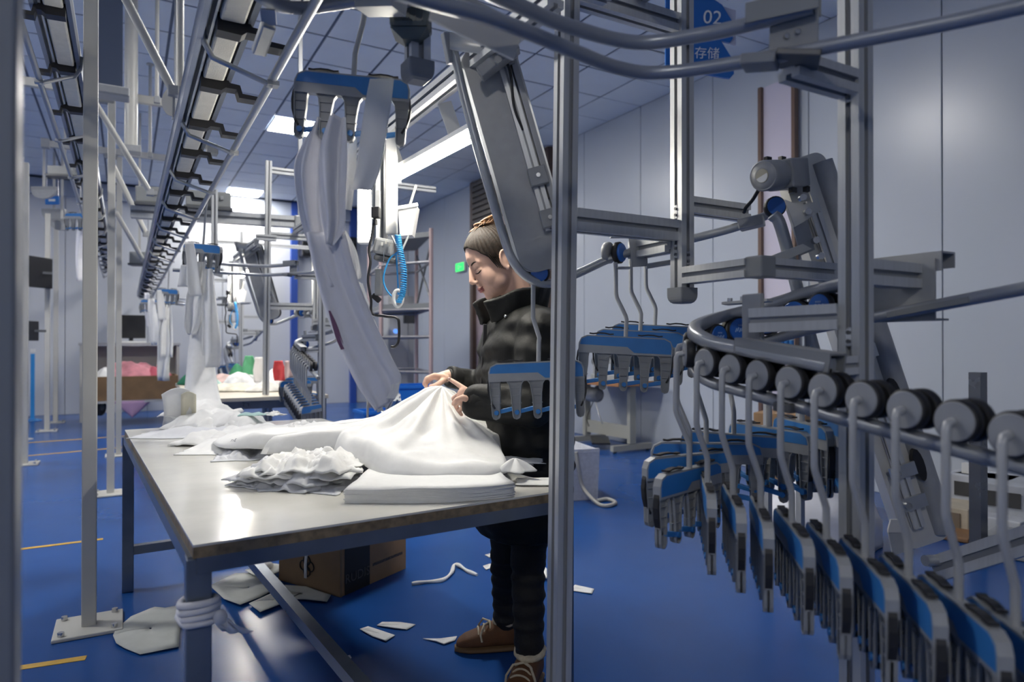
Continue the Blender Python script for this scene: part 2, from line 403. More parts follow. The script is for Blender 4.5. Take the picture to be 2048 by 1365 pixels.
def hanger_meshes():
    M = {}
    b = MB(); plate(b, [(-H, -.052), (-H, -.024), (-H+.007, -.008), (-H+.024, 0), (H-.024, 0), (H-.007, -.008), (H, -.024), (H, -.052)], .019); M['frame'] = (b, LGREYP)
    b = MB(); plate(b, [(-H+.004, -.028), (-H+.008, -.012), (-H+.025, -.0035), (H-.025, -.0035), (H-.008, -.012), (H-.004, -.026), (H-.004, -.046), (.026, -.046), (.006, -.030)], .0206); M['blue_panel'] = (b, BLUEP)
    fl_ = []
    for i, u in enumerate(FU):
        b = MB(); e = -1 if i == 0 else (1 if i == 4 else 0); P = finger_poly(u, e); plate(b, P, .0045)
        n = len(P)
        for k in range(n-1):                                       # raised rim all round the finger
            if k in (): continue
            (u0, z0), (u1, z1) = P[k], P[k+1]; t = V((u1-u0, z1-z0)).normalized(); ox, oz = -t.y*.0024, t.x*.0024
            plate(b, [(u0, z0), (u1, z1), (u1+ox*1, z1+oz*1), (u0+ox, z0+oz)], .0165)
        for z in (-.070, -.092, -.114): plate(b, [(u-.0145, z-.001), (u+.0145, z-.001), (u+.0145, z+.001), (u-.0145, z+.001)], .012)
        b.cyl(hp(u, -.148, -.0045), hp(u, -.148, .0045), .0032, 8)
        fl_.append(b)
    M['finger'] = (fl_, GREYP)
    cl = []
    for i in range(4):
        b = MB(); u0, u1 = FU[i], FU[i+1]
        b.bar(hp(u0+.002, -.139, .004), hp(u1-.010, -.129, .004), .012, .0115, bev=.002)
        b.cyl(hp(u0+.002, -.139, -.011), hp(u0+.002, -.139, .012), .0068, 10); cl.append(b)
    M['clip'] = (cl, BLUEP)
    gr = []
    for u0, u1 in ((-.105, -.035), (.035, .105)):
        gr.append(strip_mesh(MB(), [(lerp(u0, u1, t), .0015+.006*math.sin(PI*t)+(.004 if t in (0, 1) else 0)) for t in (0, .15, .4, .65, .85, 1)], .014, .004))
    for s in (-1, 1):
        gr.append(strip_mesh(MB(), [(s*(H-.004+.011*math.sin(PI*t)**.7-(.010*t)), lerp(-.038, -.128, t)) for t in (0, .12, .35, .6, .85, 1)], .013, .005))
    M['grip'] = (gr, RUBBER)
    b = MB(); b.tube([V((.030, 0, 0)), V((.041, 0, -.002)), V((.045, 0, -.012)), V((.046, 0, -.130)), V((.043, 0, -.141)), V((ROD_X+.004, 0, -.196)), V((ROD_X, 0, -.207)), V((ROD_X, ROD_Y, HT0-.004))], .0063, 10); M['hook_rod'] = (b, ROD)
    b = MB(); b.tube([hp(-.040, .215), hp(-.038, .195), hp(-.034, .125), hp(-.031, .112), hp(-.004, .062), hp(0, .05), hp(0, -.004)], .0063, 10); M['hook_rod_b'] = (b, ROD)
    b = MB(); b.tube([hp(.004, .215), hp(.003, .195), hp(-.001, .125), hp(.002, .112), hp(.014, .066), hp(.012, .054), hp(.008, -.004)], .0063, 10); M['hook_rod_c'] = (b, ROD)
    R = .0325
    b = MB(); b.lathe((.006, 0, 0), (1, 0, 0), [(0, R*.93), (.003, R), (.016, R), (.019, R*.95), (.019, R*.86)], 28); M['tyre_out'] = (b, RUBBER)
    b = MB(); b.lathe((.020, 0, 0), (1, 0, 0), [(0, R*.9), (.006, R*.9), (.0075, R*.86)], 28); M['disc_out'] = (b, LGREYP)
    b = MB(); b.lathe((-.006, 0, 0), (-1, 0, 0), [(0, R*.93), (.003, R), (.016, R), (.019, R*.95), (.019, R*.86)], 28); M['tyre_in'] = (b, RUBBER)
    b = MB(); b.lathe((-.020, 0, 0), (-1, 0, 0), [(0, R*.88), (.005, R*.88), (.007, R*.8)], 28); M['disc_in'] = (b, BLUED)
    b = MB(); b.cyl((-.02, 0, 0), (.03, 0, 0), .006, 8); M['axle'] = (b, ZINC)
    return M
HM = hanger_meshes(); HME = {}
for k, (b, m) in HM.items():
    HME[k] = [x.mesh(k, m) for x in b] if isinstance(b, list) else b.mesh(k, m)
# the white print on the blue roller faces, as a few slanted strokes
pb = MB()
for j in range(6): pb.box((-.0275, -.012+.005*j, (-1)**j*.001), (.0008, .0028, .010), Matrix.Rotation(.35, 3, 'X'))
for j in range(4): pb.box((-.0275, -.006+.004*j, .011), (.0008, .002, .004))
PRINT = pb.mesh('print', mat('pale_print', (.35, .5, .75), .5))
def hanger(loc, phi, label, group, tilt=0, wheels=True, cat='hanger', rod='hook_rod'):
    if rod != 'hook_rod': loc = V(loc)+V((0, 0, .045))
    t = thing('clip_hanger', label, cat, loc, group)
    t.rotation_mode = 'QUATERNION'
    q = Matrix.Rotation(phi-HAX, 3, 'Z')
    if tilt: q = q @ Matrix.Rotation(tilt, 3, hn)
    t.rotation_quaternion = q.to_quaternion()
    f = inst('frame', HME['frame'], t); inst('blue_panel', HME['blue_panel'], f)
    for me in HME['finger']: inst('finger', me, t)
    for me in HME['clip']: inst('clip', me, t)
    for me in HME['grip']: inst('grip', me, t)
    inst('hook_rod', HME[rod], t)
    if wheels:
        a = inst('roller', HME['tyre_out'], t); inst('roller_face', HME['disc_out'], a)
        a = inst('roller', HME['tyre_in'], t); f = inst('roller_face', HME['disc_in'], a)
        inst('print', PRINT, t); inst('axle', HME['axle'], t)
    return t
# small far hanger: one mesh with several materials
sb = MB(); mats = []
for k in ('frame', 'blue_panel', 'finger', 'clip', 'grip', 'hook_rod', 'tyre_out', 'disc_out', 'tyre_in', 'disc_in'):
    b, m = HM[k]; sb.cur = len(mats); mats.append(m)
    for x in (b if isinstance(b, list) else [b]):
        n = len(sb.v); sb.v += x.v; sb.f += [[i+n for i in f] for f in x.f]; sb.mi += [sb.cur]*len(x.f); sb.sm += x.sm
FARH = sb.mesh('clip_hanger', mats)
def far_hanger(loc, phi, label, group):
    o = bpy.data.objects.new('clip_hanger', FARH); COL.objects.link(o); o.location = loc; o.rotation_euler = (0, 0, phi-HAX)
    return tag(o, label, 'hanger', group)
# ------------------------------------------------------------------ conveyor station (right side), built once, echoed further back
ST = []                                            # (root, label for the copy further back)
def st(root, far_label): ST.append((root, far_label)); return root
UPV = V((0, 0, 1)); YV = V((0, 1, 0)); XV = V((1, 0, 0))
MPX, MPY = .969, 1.428                             # main post
mp0 = at(1114, 1560, 1.70); mp0.z = 0; mp1 = at(1141, -460, 1.70); mp1.z = 2.62
RP = V((1.239, .828, 0)); P2 = V((1.329, 1.400, 0))
fr = st(thing('aluminium_frame', 'tall slotted aluminium frame with hanging posts and arms beside the woman', 'frame', (mp0.x, mp0.y, 0)), 'slotted aluminium frame of the far station beyond the worktable')
profile('post', mp0, mp1, fr, up=(0, 1, 0))
profile('post', (RP.x, RP.y, 0), (RP.x, RP.y, 2.62), fr, up=(0, 1, 0))
hpst = profile('post', (P2.x, P2.y, 1.29), (P2.x, P2.y, 2.62), fr, up=(0, 1, 0))
def round_cap(x, y, z0, hw, par):
    b = MB(); rings = []
    for dz, k in ((.018, 1), (.0, 1), (-.008, .98), (-.015, .92), (-.021, .80), (-.025, .60)):
        h = hw*k; r = .004; ring = []
        for cx, cy, a0 in ((h-r, h-r, 0), (-h+r, h-r, PI/2), (-h+r, -h+r, PI), (h-r, -h+r, 1.5*PI)):
            for t in (0, .5, 1): ring.append(V((x+cx+r*math.cos(a0+t*PI/2), y+cy+r*math.sin(a0+t*PI/2), z0+dz)))
        rings.append(ring)
    return b.loft(rings, smooth=False).build('end_cap', CAPG, par)
round_cap(P2.x, P2.y, 1.288, .030, hpst)
def beam(z, x0, x1, y, ht=.045): return profile('beam', (x0, y, z), (x1, y, z), fr, .045, ht)
mx = lambda z: lerp(mp0.x, mp1.x, z/2.62)
beam(1.462, mx(1.46)+.0225, P2.x-.0225, 1.41, .056)
beam(2.03, mx(2.03)+.0225, P2.x-.0225, 1.41, .05)
beam(2.55, mx(2.5)+.0225, 2.4, 1.41, .05)
profile('beam', (P2.x-.16, 1.40, 2.075), (P2.x-.16, .90, 2.075), fr)
profile('arm', (P2.x, P2.y-.0225, 1.338), (P2.x, 1.165, 1.338), fr)
c = V((P2.x+.008, 1.142, 1.338)); MB().box(c, (.052, .052, .052), None, .004).build('end_cap', CAPG, fr)
profile('arm', (P2.x+.034, 1.142, 1.338), (1.60, 1.142, 1.338), fr)
profile('arm', (P2.x+.0225, P2.y, 1.535), (1.575, P2.y, 1.535), fr)
profile('arm', (P2.x-.0225, P2.y+.02, 1.43), at(1268, 502, 2.02), fr, .045, .05)
profile('arm', (RP.x+.0225, RP.y, 1.292), (1.475, RP.y, 1.292), fr, .045, .05)
profile('arm', (RP.x-.0225, RP.y, 1.655), (1.045, RP.y, 1.655), fr)
profile('arm', (RP.x-.0225, RP.y+.02, 1.205), at(1504, 642, 1.44), fr, .045, .05)
profile('arm', (RP.x-.02, RP.y-.005, 1.112), at(1612, 737, 1.30), fr, .04, .035)
profile('arm', (RP.x, RP.y-.0225, 2.35), (RP.x, -.4, 2.35), fr)
# connector plates with two bolts in the slots
def conn(px, py, d, face):
    c = at(px, py, d); n = V(face); s = n.cross(UPV)
    o = MB().box(c, (.003, .014, .034) if abs(n.x) > .5 else (.014, .003, .034)).build('connector', ZINC, fr)
    for dz in (-.0085, .0085): MB().cyl(c+V((0, 0, dz)), c+V((0, 0, dz))+n*.004, .0042, 8).build('bolt', DGREYP, o)
for px, py, d, f in ((1354, 425, 1.87, (-1, 0, 0)), (1354, 504, 1.87, (-1, 0, 0)), (1382, 517, 1.86, (0, -1, 0)), (1697, 176, 1.295, (-1, 0, 0)), (1697, 674, 1.295, (-1, 0, 0))):
    c = at(px, py, d)
    base = P2 if px < 1500 else RP
    if f[0]: c.x = base.x-.0215; c.y = base.y
    else: c.y = base.y-.0215; c.x = base.x
    n = V(f); r = c-CAM; q = r.dot(FW)
    o = MB().box(c, (.004, .011, .036) if f[0] else (.011, .004, .036)).build('connector', ZINC, fr)
    for dz in (-.0085, .0085): MB().cyl(c+V((0, 0, dz)), c+V((0, 0, dz))+n*.005, .004, 8).build('bolt', DGREYP, o)

# --- storage loop: carrying tube + guide channel
LP = []                                            # (x, y, z of tube centre), from the far branch to the near branch
for i in range(13): t = i/12; LP.append(V((lerp(1.395, 1.41, t), lerp(.10, 1.07, t), lerp(1.325, 1.185, t))))
for i in range(1, 25): a = PI*i/24; LP.append(V((1.26+.15*math.cos(a), 1.07+.15*math.sin(a), lerp(1.185, 1.065, i/24))))
for i in range(1, 14): t = i/13; LP.append(V((lerp(1.11, 1.045, t), lerp(1.07, .12, t), lerp(1.065, .935, t))))
loop = st(thing('storage_loop_rail', 'grey curved storage rail loop carrying the packed row of hangers at right', 'conveyor rail', LP[24].copy()), 'grey curved storage rail loop of the far station')
MB().tube(LP, .0125, 12).build('carrying_tube', TUBED, loop)
G = [p+V((0, 0, .088)) for p in LP[10:41]]
def sweep(b, pts, poly):
    rings = []
    for i, p in enumerate(pts):
        t = (pts[min(i+1, len(pts)-1)]-pts[max(i-1, 0)]).normalized(); R = basis(t); rings.append([p+R @ V((0, a, c)) for a, c in poly])
    return b.loft(rings)
CH = [(-.016, .004), (-.012, .013), (.012, .013), (.016, .004), (.016, -.010), (.012, -.013), (.006, -.013), (.006, -.006), (-.006, -.006), (-.006, -.013), (-.012, -.013), (-.016, -.010)]
sweep(MB(), G, CH).build('guide_channel', TUBED, loop)
e = G[-1]; t_ = (G[-1]-G[-3]).normalized()
b = MB(); g2 = [G[-4]+V((.006, 0, .004)), e+V((.006, -.01, .004))]
b.prism([(-.022, -.016), (-.022, .018), (.022, .018), (.022, -.016), (.018, -.016), (.018, .014), (-.018, .014), (-.018, -.016)], g2[0], g2[1]); b.build('channel_end', CAPG, loop)
b = MB(); b.box(at(1506, 640, 1.45), (.012, .05, .11), None, .002); b.build('bracket', LGREYP, loop)
b = MB(); b.bar(at(1450, 608, 1.62), at(1540, 601, 1.56), .05, .006); b.build('bracket', PLATE, loop)
for q in ((1460, 606, 1.6), (1486, 603, 1.58)): MB().cyl(at(*q)+V((0, 0, .003)), at(*q)+V((0, 0, .011)), .006, 8).build('bolt', ZINC, loop)
MB().bar(at(1553, 812, 1.30), at(1590, 818, 1.27), .03, .018, bev=.003).build('joint_sleeve', DGREYP, loop)
# clamp on the far branch with its open channel
c = V((1.455, .87, 1.275)); b = MB()
b.prism([(-.03, -.075), (-.03, .05), (-.026, .05), (-.026, -.071), (.02, -.071), (.02, -.075)], c+V((0, .05, 0)), c+V((0, -.09, 0))); b.build('clamp_plate', LGREYP, loop)
b = MB(); b.prism([(-.025, -.02), (-.025, .02), (.025, .02), (.025, -.012), (.021, -.012), (.021, .016), (-.021, .016), (-.021, -.02)], c+V((.0, .05, .045)), c+V((0, -.10, .045))); b.build('channel_end', LGREYP, loop)
MB().bar(V((1.408, .86, 1.213)), V((1.406, .70, 1.236)), .034, .012).build('clamp_foot', CAPG, loop)
# hangers on the loop
def along(P, s):
    for i in range(len(P)-1):
        L = (P[i+1]-P[i]).length
        if s <= L: return P[i].lerp(P[i+1], s/L), (P[i+1]-P[i]).normalized()
        s -= L
    return P[-1], (P[-1]-P[-2]).normalized()
tot = sum((LP[i+1]-LP[i]).length for i in range(len(LP)-1))
# the wheel by the right post fixes the spacing
ordn = ['first', 'second', 'third', 'fourth', 'fifth', 'sixth', 'seventh', 'eighth', 'ninth', 'tenth', 'eleventh', 'twelfth', 'thirteenth', 'fourteenth', 'fifteenth', 'sixteenth', 'seventeenth', 'eighteenth', 'nineteenth', 'twentieth']
s = tot-.215; k = 0; LOOPH = []
PITCHH = .0765
NH = 16
jit = [0, .02, -.02, .01, 0, .03, -.03, .02, 0, -.04, .03, .0, .05, -.03, .02, -.05, 0, 0]
for k in range(-1, NH):
    p, t = along(LP, tot-.355-PITCHH*k)
    phi = math.atan2(t.y, t.x)+HAX-PI/2+jit[k]
    lab = ('clip hanger cut by the right edge of the picture' if k < 0 else 'blue and grey clip hanger on the storage loop, %s wheel in from the right edge' % ordn[k])
    LOOPH.append(hanger(p+V((0, 0, .045)), phi, lab, 'hangers packed on the storage loop'))

# --- upper curve: tube T1 and guide T2
T1P = [V(p) for p in ((.25, .945, 1.667), (.397, .951, 1.667), (.515, .955, 1.667), (.69, .990, 1.667), (.80, 1.008, 1.667), (.885, .985, 1.667), (.986, .866, 1.667), (1.073, .73, 1.667), (1.148, .606, 1.667), (1.20, .50, 1.667), (1.28, .33, 1.667))]
upc = st(thing('overhead_curved_rail', 'thick grey overhead tube curving above the aluminium frame at upper right', 'conveyor rail', T1P[4]), 'grey overhead curved tube of the far station')
MB().tube(spline(T1P, 8), .0125, 14).build('carrying_tube', TUBED, upc)
T2P = [at(900, -50, 1.10), at(1024, 5, 1.168), at(1130, 50, 1.25), at(1270, 85, 1.32), at(1400, 70, 1.29), at(1500, 48, 1.247), at(1600, 20, 1.196), at(1625, 13, 1.185)]
MB().tube(spline(T2P, 8), .0135, 14).build('guide_tube', TUBED, upc)
b = MB(); q0, q1 = at(1495, 35, 1.24), at(1640, 3, 1.18)
b.prism([(-.02, -.018), (-.02, .018), (.02, .018), (.02, -.018), (.016, -.018), (.016, .014), (-.016, .014), (-.016, -.018)], q0, q1); b.build('channel_end', CAPG, upc)
b = MB(); b.bar(at(1540, 62, 1.235), at(1637, 40, 1.19), .005, .085); b.build('bracket_plate', GREYP, upc)
for q in ((1571, 75, 1.22), (1593, 66, 1.21)): MB().cyl(at(*q), at(*q)-FW*.008, .005, 8).build('bolt', ZINC, upc)
MB().bar(at(1486, 127, 1.245), at(1555, 122, 1.215), .05, .02, bev=.003).build('clamp', CAPG, upc)
MB().bar(at(1552, 117, 1.225), at(1640, 120, 1.20), .07, .012, bev=.002).build('clamp_foot', DGREYP, upc)
# bolted plate under the left arm of the tube
q0, q1 = at(868, 5, 1.10), at(1037, 88, 1.16)
b = MB(); R = basis(q1-q0, -FW); b.box((q0+q1)/2, ((q1-q0).length, .058, .006), R); b.build('bolted_plate', PLATE, upc)
b = MB(); b.bar(q0+UPV*.03, q1+UPV*.03, .014, .008); b.build('plate_lip', LGREYP, upc)
for u in (.06, .25, .72, .84, .95):
    p = q0.lerp(q1, u)+UPV*.022; MB().cyl(p, p-FW*.009, .0048, 8).build('bolt', ZINC, upc)

# --- lift beside the woman: side tube running on into the middle rail
RAILB = spline([at(903, 78, 1.87), at(925, 180, 1.87), at(962, 320, 1.88), at(1000, 450, 1.9), at(1026, 522, 1.9), at(1060, 558, 1.91), at(1104, 567, 1.93), at(1158, 546, 1.97), at(1230, 514, 2.0), at(1320, 492, 2.02), at(1400, 474, 2.0), at(1480, 452, 1.96), at(1560, 420, 1.90)], 8)
rb = st(thing('middle_conveyor_rail', 'light grey tube dropping past the woman and sweeping right behind the frame', 'conveyor rail', RAILB[50]), 'light grey sweeping conveyor tube of the far station')
MB().tube(RAILB, .0125, 14).build('carrying_tube', TUBEM, rb)
# bracket with blue stop roller
c = at(1240, 506, 2.0); R = basis(at(1300, 500, 2.0)-at(1240, 506, 2.0))
xa = RT*1.0; ya = FW; rax = (RT*.80-FW*.60); rax.z = 0; rax.normalize()
quad_ = [c+RT*.020+UPV*.045-FW*.03, c+RT*.078+UPV*.045-FW*.01, c+RT*.078-UPV*.040-FW*.01, c+RT*.030-UPV*.045-FW*.03]
b = MB(); b.add(quad_+[p+FW*.005 for p in quad_], [[3, 2, 1, 0], [4, 5, 6, 7]]+[[i, (i+1) % 4, 4+(i+1) % 4, 4+i] for i in range(4)]); b.build('bracket', LGREYP, rb)
MB().bar(c-RT*.028+UPV*.046-FW*.012, c+RT*.024+UPV*.046-FW*.012, .045, .004).build('bracket_top', LGREYP, rb); MB().bar(c-RT*.012-UPV*.046-FW*.012, c+RT*.028-UPV*.046-FW*.012, .04, .004).build('bracket_foot', LGREYP, rb)
MB().bar(c+RT*.075-UPV*.040, c+RT*.16-UPV*.026, .03, .014, bev=.003).build('sensor', LGREYP, rb)
for k_, off in enumerate((-.034, -.004)):
    q_ = c+RT*off
    MB().lathe(q_-rax*.009, rax, [(0, .029), (.003, .032), (.014, .032), (.017, .029)], 24).build('stop_roller', LGREYP if k_ == 0 else RUBBER, rb)
MB().lathe(c-RT*.004+rax*.008, rax, [(0, .027), (.004, .027), (.006, .024)], 24).build('stop_roller_face', BLUED, rb)
MB().bar(at(1478, 452, 1.93), at(1528, 440, 1.9), .05, .03, bev=.004).build('clamp', LGREYP, rb)
c = at(1078, 548, 1.93); b = MB(); b.lathe(c, -FW, [(0, .028), (.004, .03), (.018, .03), (.02, .027)], 20); b.build('stop_roller', RUBBER, rb)
b = MB(); b.lathe(c-FW*.02, -FW, [(0, .024), (.004, .024)], 20); b.build('stop_roller_face', BLUED, rb)
# hangers on the middle rail
for k, (px, py, d, lab) in enumerate(((1229, 527, 2.0, 'clip hanger in front of the three hanging left of the grey end cap'), (1258, 520, 2.07, 'middle one of three clip hangers left of the grey end cap'), (1287, 514, 2.15, 'rearmost of three clip hangers left of the grey end cap'))):
    phi = math.atan2((RT*1.0-FW*.12).y, (RT*1.0-FW*.12).x)
    hanger(at(px+24, py, d), phi, lab, 'hangers on the middle rail', tilt=.05, wheels=False, rod='hook_rod_b')
phi = math.atan2((RT*1.0-FW*.0).y, RT.x)
hanger(at(1056, 572, 1.93), math.atan2((RT-FW*.15).y, (RT-FW*.15).x), 'clip hanger hanging in front of the woman and behind the near post', 'hangers on the middle rail', tilt=-.05, wheels=False, rod='hook_rod_c')

# --- lifts
def lift(name, label, far, p_top, p_bot, wd, dep, base):
    t = st(thing(name, label, 'conveyor lift', base), far)
    ax = (p_bot-p_top).normalized(); nrm = -FW - ax*(-FW).dot(ax); nrm.normalize(); sd = nrm.cross(ax)      # sd: sideways
    def ring(h, w2, r=.05, k=8):
        L = (p_bot-p_top).length; pts = []
        for (cx, cy, a0) in ((r, -w2+r, PI), (L-r, -w2+r, -PI/2), (L-r, w2-r, 0), (r, w2-r, PI/2)):
            for j in range(k+1):
                a = a0+PI/2*j/k; pts.append(p_top+ax*(cx+r*math.cos(a))+sd*(cy+r*math.sin(a))+nrm*h)
        return pts
    return t, ax, nrm, sd, ring
lt = at(968, 92, 1.92); lb = at(1096, 540, 1.92)
t, ax, nrm, sd, ring = lift('inclined_lift', 'inclined grey belt lift leaning down beside the woman', 'inclined grey belt lift of the far station', lt, lb, .15, .06, lb)
body = MB().loft([ring(-.03, .072), ring(.025, .072)], smooth=False).build('body', LGREYP, t)
MB().loft([ring(-.026, .080, .056), ring(.012, .080, .056)], smooth=False).build('belt', BLACK, t)
MB().loft([ring(.0125, .0805, .056), ring(.016, .0805, .056)], smooth=False).build('belt_edge', STEEL, t)
L = (lb-lt).length
sgn = 1 if sd.dot(RT) > 0 else -1
profile('guide_profile', lt+ax*.04+sd*.035*sgn+nrm*.036, lb-ax*.10+sd*.035*sgn+nrm*.036, t, .03, .022, up=nrm)
MB().bar(lt+ax*.03+sd*.064*sgn+nrm*.03, lb-ax*.12+sd*.064*sgn+nrm*.03, .016, .03, up=nrm).build('side_flange', LGREYP, t)
for u, h in ((.10, .012), (.62, .03), (.80, .02)):
    q = lt+ax*L*u+sd*.04*sgn+nrm*.05; o = MB().box(q, (.05, .05, h), basis(ax, nrm), .003).build('clamp', GREYP, t)
    MB().cyl(q+nrm*h/2, q+nrm*(h/2+.006), .006, 10).build('bolt', ZINC, o)
MB().tube(spline([lt+ax*.02+sd*.02*sgn+nrm*.04, lt+ax*.10+sd*.045*sgn+nrm*.055, lt+ax*.2+sd*.03*sgn+nrm*.05, lt+ax*.27+sd*.035*sgn+nrm*.045], 6), .004, 6).build('cable', RUBBER, t)
MB().cyl(lb-ax*.20+sd*.055*sgn+nrm*.02, lb-ax*.20+sd*.055*sgn+nrm*.035, .012, 14).build('hole_plug', BLACK, t)
b = MB()
q = [at(893, 72, 1.86), at(930, 78, 1.84), at(985, 84, 1.84), at(1036, 92, 1.86)]
sh = sheet([[p+UPV*z for p in spline(q, 4)] for z in (.012, -.012, -.035)], .004); sh.build('top_cowl', PLATE, t)
MB().bar(at(893, 66, 1.86), at(905, 128, 1.87), .02, .03, bev=.003).build('cowl_end', LGREYP, t)
MB().bar(at(960, 150, 1.84), at(1034, 92, 1.83), .03, .05, up=-FW, bev=.003).build('mount_plate', GREYP, t)
c = at(996, 122, 1.80); MB().cyl(c, c-FW*.012, .011, 6).build('bolt', GREYP, t)

lt2 = at(1596, 318, 1.86); lb2 = at(1850, 1085, 1.86)
t, ax, nrm, sd, ring = lift('inclined_lift', 'tall inclined lift with grey motor behind the right aluminium post', 'tall inclined lift with motor of the far station', lt2+sd*0, lb2, .12, .06, lb2)
MB().loft([ring(-.03, .062, .03), ring(.02, .062, .03)], smooth=False).build('body', PLATE, t)
sgn = 1 if sd.dot(RT) > 0 else -1
MB().tube([lt2+ax*.03+sd*.05*sgn+nrm*.012, lb2-ax*.02+sd*.05*sgn+nrm*.012], .03, 12).build('round_flank', LGREYP, t)
profile('guide_profile', lt2+ax*.12-sd*.02*sgn+nrm*.034, lb2-ax*.06-sd*.02*sgn+nrm*.034, t, .03, .022, up=nrm)
L = (lb2-lt2).length
for u in (.30, .50, .80, .88):
    q = lt2+ax*L*u-sd*.02*sgn+nrm*.05; o = MB().box(q, (.035, .07, .006), basis(ax, nrm)).build('clamp', STEEL, t)
    MB().cyl(q-sd*.02*sgn+nrm*.003, q-sd*.02*sgn+nrm*.012, .009, 10).build('bolt', ZINC, o)
for u in (.62, .80):
    q = lt2+ax*L*u+sd*.03*sgn; MB().loft([[q+ax*(.05*math.cos(a)*.9)+sd*.014*math.sin(a)+nrm*h for a in [2*PI*j/14 for j in range(14)]] for h in (.03, .0445)]).build('slot_cutout', BLACK, t)
# side tube
MB().tube(spline([at(1545, 430, 1.80), at(1562, 455, 1.80), at(1600, 600, 1.80), at(1640, 745, 1.80), at(1700, 960, 1.80)], 6), .016, 12).build('side_tube', TUBEM, t)
# motor
c = at(1526, 352, 1.72); a2 = (at(1600, 348, 1.84)-c).normalized()
mo = MB().lathe(c, a2, [(0, .036), (.004, .039), (.06, .039), (.075, .037)], 28).build('motor', GREYP, t)
MB().lathe(c-a2*.004, a2, [(0, .02), (.005, .036), (.006, .036)], 28).build('motor_end', LGREYP, mo)
MB().lathe(c-a2*.006, a2, [(0, .017), (.003, .018)], 24).build('motor_badge', mat('badge_steel', (.5, .47, .36), .35, .5), mo)
b = MB(); R = basis(a2); n_ = 9
b.add([c-a2*.0068+R @ V((0, .016*math.cos(a), .016*math.sin(a))) for a in [PI+PI*j/n_-.35 for j in range(n_+1)]], [list(range(n_+1))]); b.build('motor_label', WHITE, mo)
MB().box(c+a2*.125, (.09, .075, .075), basis(a2), .005).build('gearbox', GREYP, mo)
for (dx, dy, dz) in ((.085, .03, .045), (.16, .03, .045), (.16, -.03, -.045), (.085, -.03, -.045)):
    q = c+basis(a2) @ V((dx, dy, dz)); MB().box(q, (.018, .012, .014)).build('bolt', BLACK, mo)
# angled cream plate
R = basis(ax, nrm); poly = [at(1568, 402, 1.77), at(1612, 408, 1.79), at(1640, 420, 1.8), at(1612, 318, 1.82), at(1632, 400, 1.8)]
def quad(pts, th, name, m, par):
    n = (pts[1]-pts[0]).cross(pts[2]-pts[0]).normalized(); k = len(pts); b = MB(); vs = [p for p in pts]+[p+n*th for p in pts]
    b.add(vs, [[i, (i+1) % k, k+(i+1) % k, k+i] for i in range(k)]+[list(range(k))[::-1], list(range(k, 2*k))]); return b.build(name, m, par)
quad([at(1568, 400, 1.78), at(1598, 412, 1.78), at(1630, 404, 1.78), at(1640, 422, 1.78), at(1588, 455, 1.78)], .006, 'mount_plate', PLATE, t)
quad([at(1598, 322, 1.80), at(1612, 320, 1.80), at(1641, 424, 1.80), at(1628, 410, 1.80)], .006, 'mount_plate', PLATE, t)
quad([at(1588, 455, 1.785), at(1615, 440, 1.785), at(1630, 500, 1.785), at(1600, 512, 1.785)], .006, 'mount_plate', LGREYP, t)
quad([at(1542, 512, 1.77), at(1606, 488, 1.77), at(1624, 498, 1.77), at(1568, 522, 1.77)], .02, 'deflector', PLATE, t)
for q in ((1602, 397, 1.775), (1612, 425, 1.775), (1628, 482, 1.775), (1638, 513, 1.775)):
    p = at(*q); MB().cyl(p, p-FW*.016, .009, 10).build('bolt', ZINC, t)
c = at(1546, 416, 1.84); MB().lathe(c, -FW, [(0, .026), (.003, .028), (.02, .028), (.022, .025)], 22).build('stop_roller', RUBBER, t)
MB().lathe(c-FW*.022, -FW, [(0, .0235), (.004, .0235)], 22).build('stop_roller_face', BLUED, t)
MB().tube(spline([at(1516, 382, 1.78), at(1505, 400, 1.80), at(1492, 415, 1.82), at(1488, 425, 1.84)], 5), .005, 8).build('cable', RUBBER, t)
quad([at(1782, 1040, 1.78), at(1806, 1040, 1.78), at(1814, 1062, 1.78), at(1812, 1066, 1.78), at(1777, 1066, 1.78), at(1777, 1060, 1.78)], .006, 'foot_plate', PLATE, t)
quad([at(1777, 1066, 1.785), at(1812, 1066, 1.785), at(1826, 1100, 1.785), at(1786, 1112, 1.785)], .006, 'foot_plate', LGREYP, t)

# --- low beam, dark stand at lower right
q0, q1 = at(1875, 1138, 1.75), at(2150, 1040, 1.35)
q1.z = q0.z; t = st(thing('low_rail', 'horizontal grey aluminium beam low behind the hangers at right', 'beam', q0), 'low aluminium beam of the far station')
profile('beam', q0, at(2120, 1060, 1.50), t, .06, .06)
MB().tube([at(1850, 1122, 1.72), at(1905, 1120, 1.74)], .014, 10).build('tube_stub', TUBEM, t)
# ------------------------------------------------------------------ light bars and terminal over the table
LEDM = mat('led_diffuser', (1, .98, .92), .4, emit=TUBE_W, ecol=WARM)
bx = .90
t = st(thing('bench_support', 'aluminium beam over the table carrying the white lamp post', 'support beam', (bx, 2.4, 1.94)), 'aluminium beam carrying the lamps of the far station')
profile('beam', (bx-.05, 1.30, 1.945), (bx-.05, 2.46, 1.945), t, .045, .05)
profile('cross_beam', (bx-.05, 1.30, 1.99), (1.0, 1.30, 1.99), t)
def zat(py, d): return at(0, py, d).z
dd = 2.5
pc = at(783, 350, dd); lampp = MB(); lampp.box((pc.x, pc.y, (1.935+zat(470, dd))/2), (.042, .03, 1.935-zat(470, dd)), Matrix.Rotation(-YAW, 3, 'Z'), .004); lampp.build('white_cover', WHITE, t)
q = at(760, 350, dd+.03); profile('hanging_post', (q.x, q.y, zat(486, dd)), (q.x, q.y, 1.92), t, .045, .045, up=(0, 1, 0))
